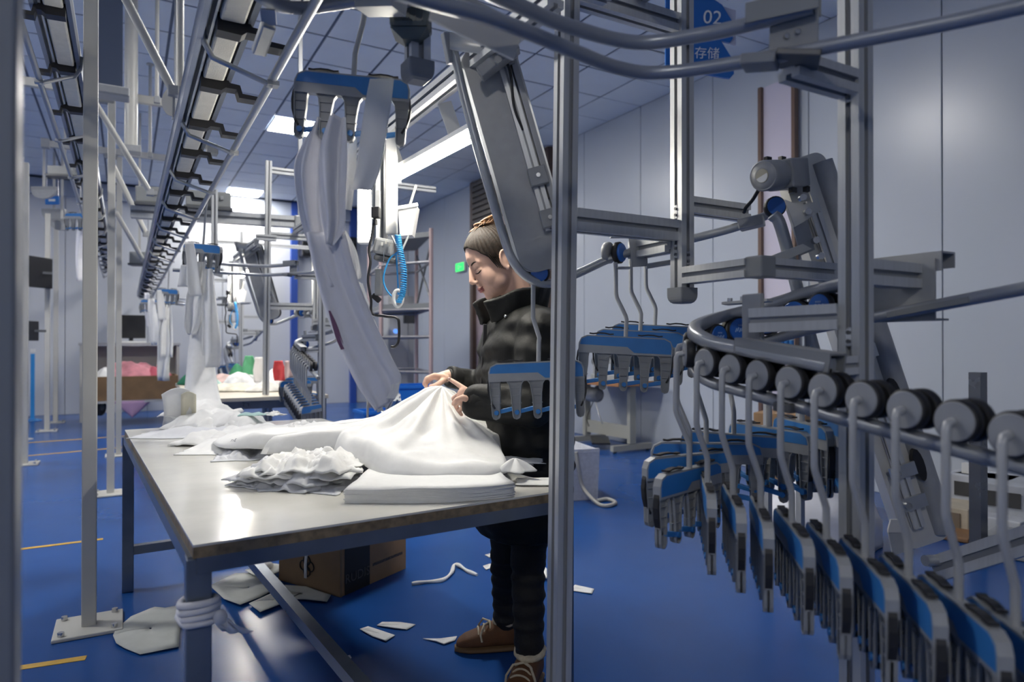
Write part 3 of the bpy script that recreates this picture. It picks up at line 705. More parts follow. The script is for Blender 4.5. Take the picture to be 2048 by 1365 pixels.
MB().box(at(756, 408, 2.5), (.02, .02, .10), Matrix.Rotation(-YAW, 3, 'Z'), .003).build('socket', LGREYP, t)
# LED bar along the table
a0 = V((.93, 1.86, 1.80)); a1 = V((.90, 2.50, 1.80))
l = st(thing('led_light_bar', 'bright horizontal white light bar shining over the table', 'light bar', (a0+a1)/2), 'bright white light bar of the far station')
MB().bar(a0+V((0, 0, .018)), a1+V((0, 0, .018)), .05, .016).build('housing', WHITE, l)
MB().tube([a0-V((0, 0, .004)), a1-V((0, 0, .004))], .019, 12).build('diffuser', LEDM, l)
for p in (a0, a1): MB().box(p, (.045, .012, .055), None, .003).build('end_cap', WHITE, l)
for u in (.22, .95):
    p = a0.lerp(a1, u); MB().bar(p+V((0, 0, .026)), p+V((-.04, 0, .125)), .05, .003, up=(0, 1, 0)).build('hanger_plate', WHITE, l)
# vertical lamp
c0 = at(731, 488, 2.8); c1 = at(731, 368, 2.8); c1.x = c0.x; c1.y = c0.y
l = st(thing('vertical_lamp', 'upright white light box hanging behind the fabric strip', 'lamp', c0), 'upright white light box of the far station')
R = Matrix.Rotation(-YAW, 3, 'Z'); cm = (c0+c1)/2; hh = c1.z-c0.z
MB().box(cm, (.06, .05, hh), R, .004).build('housing', WHITE, l)
MB().box(cm-FW*.028+RT*.004, (.044, .008, hh-.03), R, .002).build('diffuser', mat('lamp_diffuser', (1, 1, .95), .4, emit=TUBE_W*.35, ecol=WARM), l)
MB().bar(c1, c1+V((0, 0, .10)), .02, .02, up=(0, 1, 0)).build('stem', LGREYP, l); MB().bar(c1+V((0, 0, .10)), V((bx-.05, 2.44, c1.z+.10)), .02, .02).build('arm', LGREYP, l)
# storage bin with stick
t = st(thing('storage_bin', 'small white plastic bin clipped to the lamp post', 'bin', at(812, 470, 2.46)), 'small white bin at the lamp post of the far station')
B0 = [at(796, 418, 2.42), at(834, 412, 2.42), at(824, 470, 2.42), at(800, 472, 2.42)]
b = MB()
def wallq(p, q, th=.003):
    pass
vs = []
for dep in (0, .07):
    vs += [p+FW*dep for p in B0]
b.add(vs, [[3, 2, 1, 0], [4, 5, 6, 7], [0, 3, 7, 4], [1, 5, 6, 2], [3, 7, 6, 2]]); b.build('bin_shell', WHITE, t)
MB().bar(at(795, 416, 2.415), at(836, 409, 2.415), .006, .012).build('rim', WHITE, t)
t = st(tag(MB().tube([at(832, 371, 2.44), at(815, 425, 2.46)], .005, 8).build('stick', mat('pale_wood', (.6, .58, .48), .5), None, at(815, 425, 2.46)), 'thin pale stick standing in the white bin', 'stick'), 'thin pale stick in the bin of the far station')
# terminal under the post
t = st(thing('scan_terminal', 'dark grey handheld terminal box under the white lamp post', 'terminal', at(768, 522, 2.48)), 'dark grey terminal of the far station')
MB().box(at(770, 496, 2.48), (.075, .07, .06), R @ Matrix.Rotation(.2, 3, 'Y'), .01).build('body', GREYP, t)
MB().box(at(772, 520, 2.48), (.08, .06, .02), R @ Matrix.Rotation(.2, 3, 'Y'), .006).build('base', DGREYP, t)
o = MB().bar(at(758, 538, 2.48), at(757, 592, 2.48), .026, .026, up=-FW, bev=.005).build('handle', GREYP, t)
MB().tube([at(768, 500, 2.44), at(767, 532, 2.44), at(757, 533, 2.44)], .0015, 6).build('wire_hook', ZINC, t)
MB().bar(at(745, 590, 2.48), at(760, 603, 2.48), .02, .02, bev=.004).build('plug', BLACK, t)
for (u, v) in ((764, 488), (772, 485), (779, 489)): MB().box(at(u, v, 2.435), (.006, .004, .012), R).build('print', PLATE, t)
# cables
b = MB(); b.tube(spline([at(750, 436, 2.44), at(744, 470, 2.44), at(738, 500, 2.44), at(741, 525, 2.44), at(736, 560, 2.44), at(742, 600, 2.44), at(744, 627, 2.44), at(770, 633, 2.44), at(794, 637, 2.44), at(798, 652, 2.44), at(797, 682, 2.44), at(790, 693, 2.44), at(782, 694, 2.44)], 6), .005, 8)
t = st(thing('power_cable', 'black power cable drooping from the socket by the lamp post', 'cable', at(750, 436, 2.44)), 'black power cable of the far station'); b.build('cord', BLACK, t)
MB().box(at(752, 426, 2.44), (.03, .03, .04), R, .004).build('plug', BLACK, t)
MB().tube([at(750, 440, 2.44), at(751, 450, 2.44)], .008, 8).build('strain_relief', BLACK, t)
CY = mat('cyan_hose', (.04, .33, .70), .3)
t = st(thing('air_hose', 'bright blue coiled air hose with white ring hanging from the bin', 'air hose', at(800, 470, 2.40)), 'bright blue coiled hose of the far station')
axis = spline([at(795, 470, 2.38), at(800, 500, 2.38), at(807, 540, 2.38), at(806, 580, 2.38), at(799, 606, 2.38)], 10); pts = []
N = 260
for i in range(N+1):
    u = i/N*(len(axis)-1); k = min(int(u), len(axis)-2); p = axis[k].lerp(axis[k+1], u-k); a = i/N*2*PI*34
    pts.append(p+RT*(.0095*math.cos(a))+FW*(.0095*math.sin(a)))
MB().tube(pts, .0028, 6).build('coil', CY, t)
MB().tube(spline([at(795, 505, 2.39), at(778, 520, 2.39), at(767, 555, 2.39), at(773, 580, 2.39), at(795, 605, 2.39)], 6), .003, 6).build('hose', CY, t)
MB().tube(spline([at(792, 505, 2.4), at(795, 550, 2.4), at(797, 590, 2.4)], 5), .003, 6).build('hose', CY, t)
rg = []
for i in range(25):
    a = 2*PI*i/24; rg.append(at(796+9*math.cos(a), 597+16*math.sin(a), 2.38))
MB().tube(rg, .007, 8).build('ring', WHITE, t)
for k in (0, 1): MB().tube([at(783+k*34, 472, 2.42), at(800+k*2, 505, 2.41)], .004, 6).build('bin_strut', LGREYP, t)
# hanging end post with motor housing at top centre
dP = 1.52; c = at(835, 90, dP)
t = st(thing('end_post', 'short hanging post with rounded grey cap under a dark gear housing', 'post', (c.x, c.y, zat(178, dP))), 'short hanging capped post of the far station')
profile('post', (c.x, c.y, zat(140, dP)), (c.x, c.y, 2.35), t, .045, .045, up=(0, 1, 0))
round_cap(c.x, c.y, zat(143, dP), .030, t)
g = at(822, 30, dP-.02); GG = mat('dark_green_grey', (.10, .12, .115), .5, 0, .1, 30)
MB().box(g, (.085, .075, .085), R, .012).build('gear_housing', GG, t)
b = MB(); b.loft([[g+R @ V((a, c_, -.042)) for a, c_ in ((-.04, -.035), (.04, -.035), (.04, .035), (-.04, .035))], [g+R @ V((a, c_, -.062)) for a, c_ in ((-.015, -.02), (.02, -.02), (.02, .02), (-.015, .02))]], smooth=False); b.build('housing_base', GG, t)
MB().tube([at(790, 12, dP-.06), at(832, -6, dP-.06)], .014, 12).build('shaft', GREYP, t)
for k in range(5): MB().box(g+R @ V((-.03+.015*k, -.0385, 0)), (.002, .003, .06), R).build('rib', DGREYP, t)
# ------------------------------------------------------------------ overhead conveyor lines and posts at left
def overhead_line(name, label, xr, zr, xt, zt, y0, y1, step, first, sup_step, sup_first):
    t = thing(name, label, 'conveyor line', (xr, y0, zr))
    sg = 1 if xt > xr else -1
    b = MB(); b.prism([(-.05, -.01), (-.05, .05), (-.044, .05), (-.044, -.004), (-.036, -.004), (-.036, -.01)], (xr, y0, zr), (xr, y1, zr)); b.build('side_rail', DKFRAME, t)
    b = MB(); b.prism([(.036, -.01), (.036, .045), (.05, .045), (.05, .035), (.042, .035), (.042, -.01)], (xr, y0, zr), (xr, y1, zr)); b.build('side_rail', ALU, t)
    MB().bar((xr, y0, zr+.055), (xr, y1, zr+.055), .10, .012).build('top_rail', ALU, t)
    MB().bar((xr-.062, y0, zr+.02), (xr-.062, y1, zr+.02), .014, .07).build('edge_profile', mat('blue_grey_profile', (.30, .34, .42), .35, .4), t)
    # belt pieces between the pushers
    y = first; ys = []
    while y < y1: ys.append(y); y += step
    bme = MB().box((0, 0, 0), (.058, step-.05, .022), None, .006).mesh('belt_link', CREAMB)
    for y in ys: inst('belt_link', bme, t, V((xr, y+step/2, zr-.006))-wloc(t))
    pm = MB(); s = sg; dx = abs(xt-xr)
    poly = [(-.034, .016), (.034, .016), (.046, -.004), (dx*.62, -.006), (dx*.68, -.030), (dx+.02, -.032), (dx+.02, -.044), (dx*.60, -.044), (dx*.54, -.020), (.034, -.020), (.022, -.030), (-.034, -.028)]
    n = len(poly)
    vs = [V((s*a, -.022, c)) for a, c in poly]+[V((s*a, .022, c)) for a, c in poly]
    pm.add(vs, [[i, (i+1) % n, n+(i+1) % n, n+i] for i in range(n)]+[list(range(n))[::-1], list(range(n, 2*n))])
    pme = pm.mesh('pusher', BLACK)
    for y in ys: inst('pusher', pme, t, V((xr, y, zr-.012))-wloc(t))
    # support brackets
    y = sup_first; bm_ = MB()
    bm_.tube([V((-s*.055, 0, .03)), V((-s*.05, 0, -.02)), V((-s*.03, 0, -.055)), V((s*(dx), 0, zt-zr-.018))], .008, 6)
    bm_.box(V((s*dx, 0, zt-zr-.014)), (.03, .03, .012)); sme = bm_.mesh('bracket', STEEL)
    while y < y1: inst('bracket', sme, t, V((xr, y, zr))-wloc(t)); y += sup_step
    MB().tube([(xt, y0-.3, zt), (xt, y1, zt)], .0115, 12).build('carrying_tube', TUBEM, t)
    return t
overhead_line('overhead_conveyor', 'overhead conveyor with black pushers running back above the table edge', .225, 1.955, .345, 1.872, .75, 12.6, .415, .98, .76, 1.93)
overhead_line('overhead_conveyor', 'overhead conveyor with black pushers at the far left behind the white posts', -.215, 2.30, -.305, 2.215, 1.3, 12.6, .55, 1.67, .9, 1.5)

# white posts with base plates
def wpost(x, y, z1, lab, wd=.052, base=True, m=None):
    t = thing('white_post', lab, 'post', (x, y, 0), 'white painted posts')
    MB().box((x, y, z1/2+.005), (wd, wd, z1-.01), None, .004).build('tube', m or WHITEP, t)
    if base:
        MB().box((x, y, .007), (.24, .24, .014), None, .004).build('base_plate', WHITEP, t)
        for dx in (-.09, .09):
            for dy in (-.09, .09): MB().cyl((x+dx, y+dy, .013), (x+dx, y+dy, .03), .012, 8).build('bolt', ZINC, t)
    return t
wpost(-.133, .93, 3.86, 'white post cut by the left edge of the picture, closest to the camera', .06, True, mat('grey_painted_post', (.20, .22, .26), .35, .1))
pp = fl(178, 1255); wpost(pp.x, pp.y, 3.86, 'white square post with bolted base plate beside the table')
pp = fl(221, 989); wpost(pp.x, pp.y, 3.03, 'white square post with base plate standing behind the table end')
pp = fl(237, 912); wpost(pp.x, pp.y, 3.10, 'slim white post directly behind the two near posts')
for k, (px, py, lab) in enumerate(((48, 930, 'white post with base partly hidden by the leftmost post'), (94, 863, 'white post at far left in front of the wall monitor'), (111, 846, 'rear white post beside the one at far left'), (132, 826, 'thin grey post on a flat foot near the back wall'))):
    pp = fl(px, py); wpost(pp.x, pp.y, 2.9 if k < 3 else 1.0, lab, .06 if k < 3 else .04)
# crossheads and ceiling rods of the posts
def cross(y, z, x0, x1, lab):
    t = thing('cross_arm', lab, 'bracket', (x0, y, z), 'cross arms on the white posts')
    MB().bar((x0, y, z), (x1, y, z), .05, .06).build('arm', WHITEP, t)
    for x in (x0, x1): MB().box((x, y, z), (.07, .08, .09), None, .006).build('clamp', LGREYP, t)
    MB().box((( x0+x1)/2, y, z-.05), (.12, .06, .05), None, .01).build('saddle', GREYP, t)
pa = fl(178, 1255); pb_ = fl(221, 989); pc_ = fl(237, 912)
cross(pb_.y, 3.08, -.70, .42, 'pale cross arm on top of the white post behind the table end')
cross(pc_.y, 3.15, -.70, .42, 'pale cross arm on top of the third post from the camera')
def rodv(px, d, y0p, lab, r=.02):
    c = at(px, y0p, d); t = thing('ceiling_rod', lab, 'rod', (c.x, c.y, c.z), 'rods hanging from the ceiling')
    MB().tube([(c.x, c.y, c.z), (c.x, c.y, ZC-.01)], r, 10).build('rod', WHITEP, t)
    MB().cyl((c.x, c.y, ZC-.012), (c.x, c.y, ZC-.001), r*2.4, 14).build('ceiling_flange', WHITEP, t)
    MB().box(c, (r*3, r*3, .05), None, .004).build('clamp', LGREYP, t)
rodv(360, 3.6, 185, 'thin white ceiling rod ending at the round bracket')
rodv(262, 5.2, 300, 'pale thick ceiling rod left of the round bracket', .045)
rodv(314, 5.0, 200, 'slim ceiling rod with a small clamp', .014)
rodv(300, 6.6, 310, 'slim ceiling rod further back with small clamp', .014)
c = at(347, 205, 3.55); t = thing('round_bracket', 'half-round grey bracket at the foot of the ceiling rod', 'bracket', c)
b = MB(); b.loft([[c+UPV*(.075*math.cos(a))+RT*(-.055*math.sin(a))+FW*h for a in [PI*j/12 for j in range(13)]] for h in (-.012, .012)], smooth=False); b.build('plate', WHITEP, t)
b = MB(); b.bar(c+UPV*.085, c-UPV*.085, .012, .05); b.build('rib', LGREYP, t)
# dark hanging upright beside the second post
c = at(216, 175, 4.3); t = thing('dark_upright', 'dark blue-grey hanging upright behind the white post', 'upright', c)
MB().bar(c, (c.x, c.y, ZC-.005), .16, .10, up=(0, 1, 0)).build('column', mat('dark_blue_grey', (.06, .08, .13), .5), t)
MB().box(c-V((0, 0, .03)), (.24, .14, .06), None, .01).build('foot', LGREYP, t)
# diagonal braces
def brace(q0, q1, r, lab):
    p0, p1 = at(*q0), at(*q1); t = thing('diagonal_brace', lab, 'brace', p1, 'white diagonal braces')
    MB().tube([p0, p1], r, 10).build('tube', WHITEP, t)
    MB().box(p1, (.05, .05, .05), None, .005).build('end_bracket', LGREYP, t)
brace((222, -60, 3.3), (346, 182, 3.5), .022, 'white diagonal brace running down to the round bracket')
brace((190, 205, 4.6), (300, 385, 5.0), .02, 'white diagonal brace ending at the grey box')
brace((225, 330, 5.6), (292, 468, 5.9), .022, 'lower white diagonal brace behind the second post')
brace((232, 425, 6.6), (286, 520, 7.0), .022, 'small white diagonal brace furthest back')
brace((408, 285, 3.2), (424, 300, 3.22), .02, 'short white stub under the near conveyor')
# grey junction boxes on cross beams
def jbox(px0, px1, py0, py1, d, lab):
    c = at((px0+px1)/2, (py0+py1)/2, d); w_ = (px1-px0)/FPX*d; h_ = (py1-py0)/FPX*d
    t = thing('junction_box', lab, 'junction box', c-V((0, 0, h_/2)), 'grey control boxes on the beams')
    o = MB().box(c, (w_*.9, .14, h_), Matrix.Rotation(-YAW*.6, 3, 'Z'), .008).build('box', mat('box_grey', (.24, .25, .25), .5), t)
    MB().box(c-V((0, 0, h_/2+.012)), (w_*1.02, .17, .024), Matrix.Rotation(-YAW*.6, 3, 'Z'), .004).build('tray', DGREYP, t)
    MB().box(c-FW*.075+RT*w_*.36+UPV*h_*.1, (.02, .015, .03), None).build('latch', LGREYP, t)
q0, q1 = at(262, 424, 5.15), at(600, 447, 5.6); q1.z = q0.z
t = thing('cross_beam', 'long grey aluminium beam crossing under the ceiling light', 'beam', q0)
profile('beam', q0, q1, t, .08, .09)
MB().box(q1, (.1, .1, .1), None, .01).build('end_bracket', GREYP, t)
MB().bar(q1+V((0, 0, .05)), V((q1.x, q1.y, ZC-.005)), .03, .03, up=(0, 1, 0)).build('drop_rod', LGREYP, t); p_ = q0.lerp(q1, .25); MB().bar(p_+V((0, 0, .045)), V((p_.x, p_.y, ZC-.005)), .03, .03, up=(0, 1, 0)).build('drop_rod', LGREYP, t)
def beambox(u, w_, h_, lab):
    c = q0.lerp(q1, u)+V((0, 0, .045+.024+h_/2)); t = thing('junction_box', lab, 'junction box', c-V((0, 0, h_/2+.024)), 'grey control boxes on the beams'); R = basis(q1-q0)
    MB().box(c, (w_, .14, h_), R, .008).build('box', mat('box_grey', (.24, .25, .25), .5), t)
    MB().box(c-V((0, 0, h_/2+.012)), (w_*1.08, .17, .024), R, .004).build('tray', DGREYP, t)
    MB().box(c+R @ V((w_*.3, -.074, h_*.1)), (.02, .012, .03), R).build('latch', LGREYP, t)
beambox(.10, .17, .12, 'grey control box at left of the overhead conveyor'); beambox(.44, .32, .12, 'wide grey control box on the beam under the ceiling light')
def hungbox(px0, px1, py0, py1, d, lab):
    jbox(px0, px1, py0, py1, d, lab); o = [x for x in COL.objects if x.get('label') == lab][0]; c = at((px0+px1)/2, py0, d)
    MB().bar(c, V((c.x, c.y, ZC-.004)), .025, .025, up=(0, 1, 0)).build('drop_rod', WHITEP, o)
hungbox(262, 296, 505, 528, 8.0, 'grey control box far back left of the conveyor')
hungbox(100, 160, 335, 352, 8.0, 'long grey control box at the far left under the ceiling')
# curved rail piece at the very top centre, big hanger's own rail
CR = spline([at(500, -22, 1.42), at(548, 8, 1.45), at(600, 16, 1.5), at(660, 10, 1.52), at(740, -4, 1.48), at(830, -30, 1.4)], 6)
t = thing('curved_transfer_rail', 'curved grey transfer rail at the top edge above the big hanger', 'conveyor rail', CR[12])
MB().tube(CR, .014, 12).build('carrying_tube', TUBED, t)
sweep(MB(), [p+V((0, 0, .04)) for p in CR], [(-.03, -.012), (-.03, .012), (.03, .012), (.03, -.012)]).build('guide_channel', TUBED, t)
MB().bar(at(725, 10, 1.44), at(800, 8, 1.40), .05, .03).build('bracket', PLATE, t)
for k in range(6):
    p = CR[6+3*k]; MB().tube([p+V((0, 0, .04)), p+V((.01, 0, -.012))], .003, 6).build('spoke', STEEL, t)
# bent chute beside it
t = thing('bent_chute', 'bent shiny metal guide beside the nearest black pusher', 'guide', at(515, 105, 1.5))
MB().prism([(-.015, 0), (-.015, .01), (.015, .01), (.015, 0)], at(535, 20, 1.42), at(538, 50, 1.44)).build('upper_arm', STEEL, t)
MB().bar(at(538, 48, 1.44), at(517, 106, 1.5), .03, .02, bev=.004).build('lower_arm', STEEL, t)
# ------------------------------------------------------------------ worktable
TA, TB_, TC, TD = V((.118, 1.50, .75)), V((1.08, 1.567, .75)), V((.925, 3.75, .75)), V((-.004, 3.69, .75))
TOPM = mat('worn_white_laminate', (.66, .65, .60), .17, 0, .05, 5, .04, 30, coat=.2)
EDGE = mat('raw_board_edge', (.20, .15, .09), .6, 0, .35, 40)
LEGM = mat('grey_steel_leg', (.17, .20, .25), .3, .5, .12, 8)
t = thing('worktable', 'large white-topped steel worktable covered in white fabric', 'table', ((TA.x+TC.x)/2, (TA.y+TC.y)/2, 0))
cs = [TA, TB_, TC, TD]
def slab(b, z0, z1, k=1.0):
    c = sum(cs, V())/4; P = [c+(p-c)*k for p in cs]
    b.add([V((p.x, p.y, z0)) for p in P]+[V((p.x, p.y, z1)) for p in P], [[3, 2, 1, 0], [4, 5, 6, 7]]+[[i, (i+1) % 4, 4+(i+1) % 4, 4+i] for i in range(4)])
    return b
slab(MB(), .745, .75).build('tabletop', TOPM, t); slab(MB(), .722, .745, .999).build('board_edge', EDGE, t)
for i in range(4):
    p, q = cs[i]*1, cs[(i+1) % 4]*1; c = sum(cs, V())/4; p = c+(p-c)*.985; q = c+(q-c)*.985; p.z = q.z = .706
    MB().bar(p, q, .03, .032).build('apron', LEGM, t)
for p in cs:
    q = c+(p-c)*.972; MB().box((q.x, q.y, .36), (.048, .048, .72), None, .003).build('leg', LEGM, t)
def st_bar(p, q, z):
    p = c+(p-c)*.972; q = c+(q-c)*.972; p.z = q.z = z; MB().bar(p, q, .04, .04).build('stretcher', LEGM, t)
st_bar(TD, TC, .19); st_bar((TD+TC)/2*1, (TA+TB_)/2, .19); st_bar(TA, TB_, .19)
# rag tied round the near leg
RAG = mat('white_rag', (.72, .72, .75), .8, 0, .05, 20, .3, 60)
q = c+(TA-c)*.972; q.z = .612
t = thing('tied_rag', 'white cloth strip tied round the near table leg', 'rag', q)
for k in range(4):
    rg = [q+V(((.033+.004*math.sin(3*a+k))*math.copysign(abs(math.cos(a))**.6, math.cos(a)), (.033+.004*math.cos(2*a+k))*math.copysign(abs(math.sin(a))**.6, math.sin(a)), -.0+.011*k-.018+.004*math.sin(a+k))) for a in [2*PI*j/24 for j in range(25)]]
    MB().tube(rg, .0075, 8).build('wrap', RAG, t)
kp = q+RT*.05-FW*.01-V((0, 0, .015)); b = MB(); b.ell(kp, (.014, .012, .016)); b.build('knot', RAG, t)
for dx in (.018, .038):
    g = [[kp+RT*(u*dx*1.2+v*.010*(1+u))-UPV*(u*.03)+FW*.008*math.sin(v*3+u*4) for v in (-1, -.5, 0, .5, 1)] for u in (0, .3, .6, 1)]; sheet(g, .003).build('tail', RAG, t)

# ------------------------------------------------------------------ fabric on the table
FAB = mat('white_fabric', (.80, .80, .79), .85, 0, .02, 40, .15, 900, sheen=.15)
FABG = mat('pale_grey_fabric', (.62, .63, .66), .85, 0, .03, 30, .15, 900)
FABC = mat('cream_fabric', (.66, .63, .50), .85, 0, .03, 30)
ZT = .7505
def tb(px, py, z=.76): return onz(px, py, z)
# flat neat stack, every sheet a part
S0, S1, S2, S3 = tb(690, 1000), tb(1030, 985), tb(985, 948), tb(745, 950)
def stackmap(u, v):      # u along the front, v to the back
    p = (S0.lerp(S1, u)).lerp(S3.lerp(S2, u), v)
    p = p - FW*(.05*math.sin(PI*u)*(1-v)) + FW*.012*math.sin(5*u)*(1-v)
    return p
t = thing('fabric_stack', 'neat flat stack of white cut fabric at the front edge of the table', 'fabric stack', (S0+S1+S2+S3)/4)
for k in range(13):
    sh = rnd.uniform(-.004, .004); g = []
    for i in range(19):
        row = []
        for j in range(9):
            u, v = i/18, j/8; p = stackmap(u, v)+RT*(sh*(1-v)+.004*nz((k*.6, u*4, 0), 1))-FW*(.004*nz((u*9, k*.8), 1)*(1-v))
            p.z = ZT+.0015+.0027*k + (.006*nz((u*3, v*3), 1.0, 2)+.006*max(0, math.sin(9*u+3*v))*v)*(k/13.0)**2
            row.append(p)
        g.append(row)
    sheet(g, .0024).build('fabric_sheet', FAB, t)
# crumpled cut pieces: each a wavy sheet
def piece(poly_c, ax_, ay_, z0, amp, seed, lab, m=FABG, freq=6, n=26, fold=0.0, name='cut_fabric_piece', group='crumpled cut pieces on the table', droop=.7):
    g = []
    for i in range(n):
        row = []
        for j in range(n):
            u, v = i/(n-1)*2-1, j/(n-1)*2-1
            e = max(abs(u), abs(v)); ir = 1+.10*nz((u*2, v*2), 1.3, seed+5)
            p = poly_c+ax_*u*ir+ay_*v*ir
            h = nz((u*freq*.4, v*freq*.15, seed), 1, seed)+.5*nz((u*freq, v*freq*.5), 1, seed+3)
            p = p+RT*.012*nz((u*4, v*4), 1, seed+9)
            p.z = max(ZT+.0015, z0+amp*(h*.8+.5)*(1-droop*e**3)-fold*e**2)
            row.append(p)
        g.append(row)
    o = sheet(g, .0022).build(name, m, None, poly_c)
    return tag(o, lab, 'fabric piece', group)
base = 0
pc0 = tb(612, 955)
for k in range(9):
    c0 = pc0+RT*rnd.uniform(-.04, .04)+FW*rnd.uniform(-.03, .05)
    a = rnd.uniform(-.5, .3); ax_ = (RT*math.cos(a)+FW*math.sin(a))*rnd.uniform(.13, .175); ay_ = (-RT*math.sin(a)+FW*math.cos(a))*rnd.uniform(.09, .14)
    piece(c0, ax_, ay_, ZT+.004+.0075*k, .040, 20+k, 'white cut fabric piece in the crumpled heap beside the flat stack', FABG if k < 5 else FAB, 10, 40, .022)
for k in range(7):
    c0 = tb(520+16*k, 905-3*k)+FW*.05*(k % 3)
    a = rnd.uniform(-.4, .5); ax_ = (RT*math.cos(a)+FW*math.sin(a))*.15; ay_ = (-RT*math.sin(a)+FW*math.cos(a))*.12
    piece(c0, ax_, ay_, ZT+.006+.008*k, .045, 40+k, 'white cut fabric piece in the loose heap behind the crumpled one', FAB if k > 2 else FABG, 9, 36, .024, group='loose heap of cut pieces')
for k in range(5):
    c0 = tb(905+20*k, 938)+FW*.07
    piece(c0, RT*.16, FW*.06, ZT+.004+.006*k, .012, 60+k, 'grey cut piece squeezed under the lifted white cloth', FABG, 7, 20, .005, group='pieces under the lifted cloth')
for k, (px, py, rx, ry) in enumerate(((455, 895, .15, .13), (430, 880, .13, .13), (490, 868, .14, .13))):
    piece(tb(px, py), RT*rx, FW*ry, ZT+.006+.008*k, .035, 80+k, ['white cut piece with small print at the left of the heap', 'pale cut piece at the left table edge side', 'white cut piece with a green tint label behind the heap'][k], FAB, 5, 24, .015, group='cut pieces at the left')
txtm = mat('grey_print', (.25, .27, .3), .7)
text('n8', .022, tmat(tb(468, 881, .81), RT-FW*.1, FW*.8+UPV*.6), txtm, [o for o in COL.objects if o.get('label', '').startswith('white cut piece with small print')][0], 'print')
# scrap heap right
b = MB(); q = tb(1033, 952)
def cone_cloth(c0, r, h, seed, lab, m=FAB, lobes=5, nm='fabric_scrap'):
    g = []
    for i in range(14):
        row = []
        for j in range(33):
            a = 2*PI*j/32; u = i/13; rr = r*u*(1+.25*math.sin(lobes*a+seed)+.15*nz((math.cos(a), math.sin(a)), 2, seed))
            p = c0+RT*rr*math.cos(a)+FW*rr*math.sin(a)*.8
            p.z = c0.z+h*(1-u**1.3)*(1+.3*math.sin(lobes*a+seed)*u)+.003
            row.append(p)
        g.append(row)
    o = sheet(g, .003).build(nm, m, None, c0); return tag(o, lab, 'fabric scrap', 'fabric scraps')
q = tb(1030, 958, .76); q.z = ZT+.03; cone_cloth(q, .05, .035, 2, 'crumpled white scrap at the right end of the table by the woman')
q = tb(1075, 968, .755); piece(q+FW*.03, RT*.06, FW*.05, ZT+.004, .006, 99, 'flat white sheet lying at the right corner of the table', FAB, 4, 14, group='cut pieces at the right')

# big lifted white cloth
PK = at(884, 768, 2.33)
out_px = [(1016, 938), (985, 946), (930, 950), (850, 950), (780, 946), (725, 930), (665, 908), (600, 903), (520, 905), (455, 893), (425, 880), (450, 866), (510, 856), (600, 850), (700, 845), (770, 850), (840, 858), (900, 870), (950, 890), (995, 915)]
OUT = [tb(px, py, .79) for px, py in out_px]
cen = V((PK.x, PK.y, 0)); pol = []
for p in OUT:
    r = V((p.x, p.y, 0))-cen; pol.append((math.atan2(r.dot(FW), r.dot(RT)), r.length))
pol.sort(); pol = [(pol[-1][0]-2*PI, pol[-1][1])]+pol+[(pol[0][0]+2*PI, pol[0][1])]
NA, NR = 180, 44; g = []
for i in range(NR):
    row = []; u = i/(NR-1)
    for j in range(NA+1):
        a = -PI+2*PI*j/NA; R_ = max(.06, interp([x for x, _ in pol], [y for _, y in pol], a)); r = R_*u
        dr = RT*math.cos(a)+FW*math.sin(a); dr.z = 0
        p = cen+dr*r
        lam = .218+.052*math.cos(a-PI*.9)
        ten = math.exp(-(r/lam)**1.2)
        # radiating folds gathered under the hands
        fold = (.011*math.sin(9*a+1.0)+.008*math.sin(17*a+2.5)+.004*math.sin(29*a))*math.exp(-((r-.12)/.16)**2)*min(1, r/.05)
        bumpy = .045*math.exp(-((r-.55)/.35)**2)*(math.cos(a-PI*.97) > .2)*max(0, math.cos(a-PI*.97))
        low = .014*nz((p.x*5, p.y*5), 1, 3)+.012*nz((p.x*10, p.y*15), 1, 6)+.006*abs(nz((p.x*18, p.y*26), 1, 9))
        edge = max(0, (u-.9)/.1)
        z = ZT+.040+bumpy*.8+low*min(1, r/.1)+(PK.z-ZT-.05)*ten+fold*(.35+ten)
        z = lerp(z, ZT+.022+.012*nz((a*4, 0), 1, 8), edge**2*.8)
        p.z = max(z, ZT+.004); row.append(p)
    g.append(row)
o = sheet(g, .0025).build('white_cloth', FAB, None, (PK.x, PK.y, ZT)); tag(o, 'large white cloth spread on the table and lifted to a peak by the woman', 'cloth')

# mound at the far left corner of the table
M0 = tb(400, 862)
for k, (px, py, rx, ry, zz, am, m, lab) in enumerate(((395, 862, .22, .20, .01, .03, FABG, 'pale flat piece under the mound at the far table corner'), (425, 850, .19, .16, .05, .06, FAB, 'white printed piece on the mound below the hanging strips'), (405, 845, .15, .14, .09, .06, FAB, 'white piece on top of the mound below the hanging strips'), (470, 852, .14, .14, .04, .05, FAB, 'white folded piece right of the mound at the table corner'))):
    piece(tb(px, py), RT*rx, FW*ry, ZT+zz, am, 120+k, lab, m, 5, 24, .05, group='mound at the far table corner', droop=.5)
# the leaning board-like piece
g = [[at(lerp(322, 378, u)+6*math.sin(3*v), lerp(862, 790, v)-14*math.sin(PI*u*.8)*v, 3.35-.12*v) for u in [i/6 for i in range(7)]] for v in [j/6 for j in range(7)]]
tag(sheet(g, .004).build('cut_fabric_piece', FAB, None, at(345, 862, 3.35)), 'white piece leaning at the left of the corner mound', 'fabric piece')
g = [[at(lerp(362, 392, u), lerp(850, 790, v)-6*math.sin(PI*u), 3.33-.10*v) for u in [i/5 for i in range(6)]] for v in [j/5 for j in range(6)]]
tag(sheet(g, .004).build('cut_fabric_piece', FABC, None, at(380, 850, 3.33)), 'cream piece leaning in the corner mound', 'fabric piece')
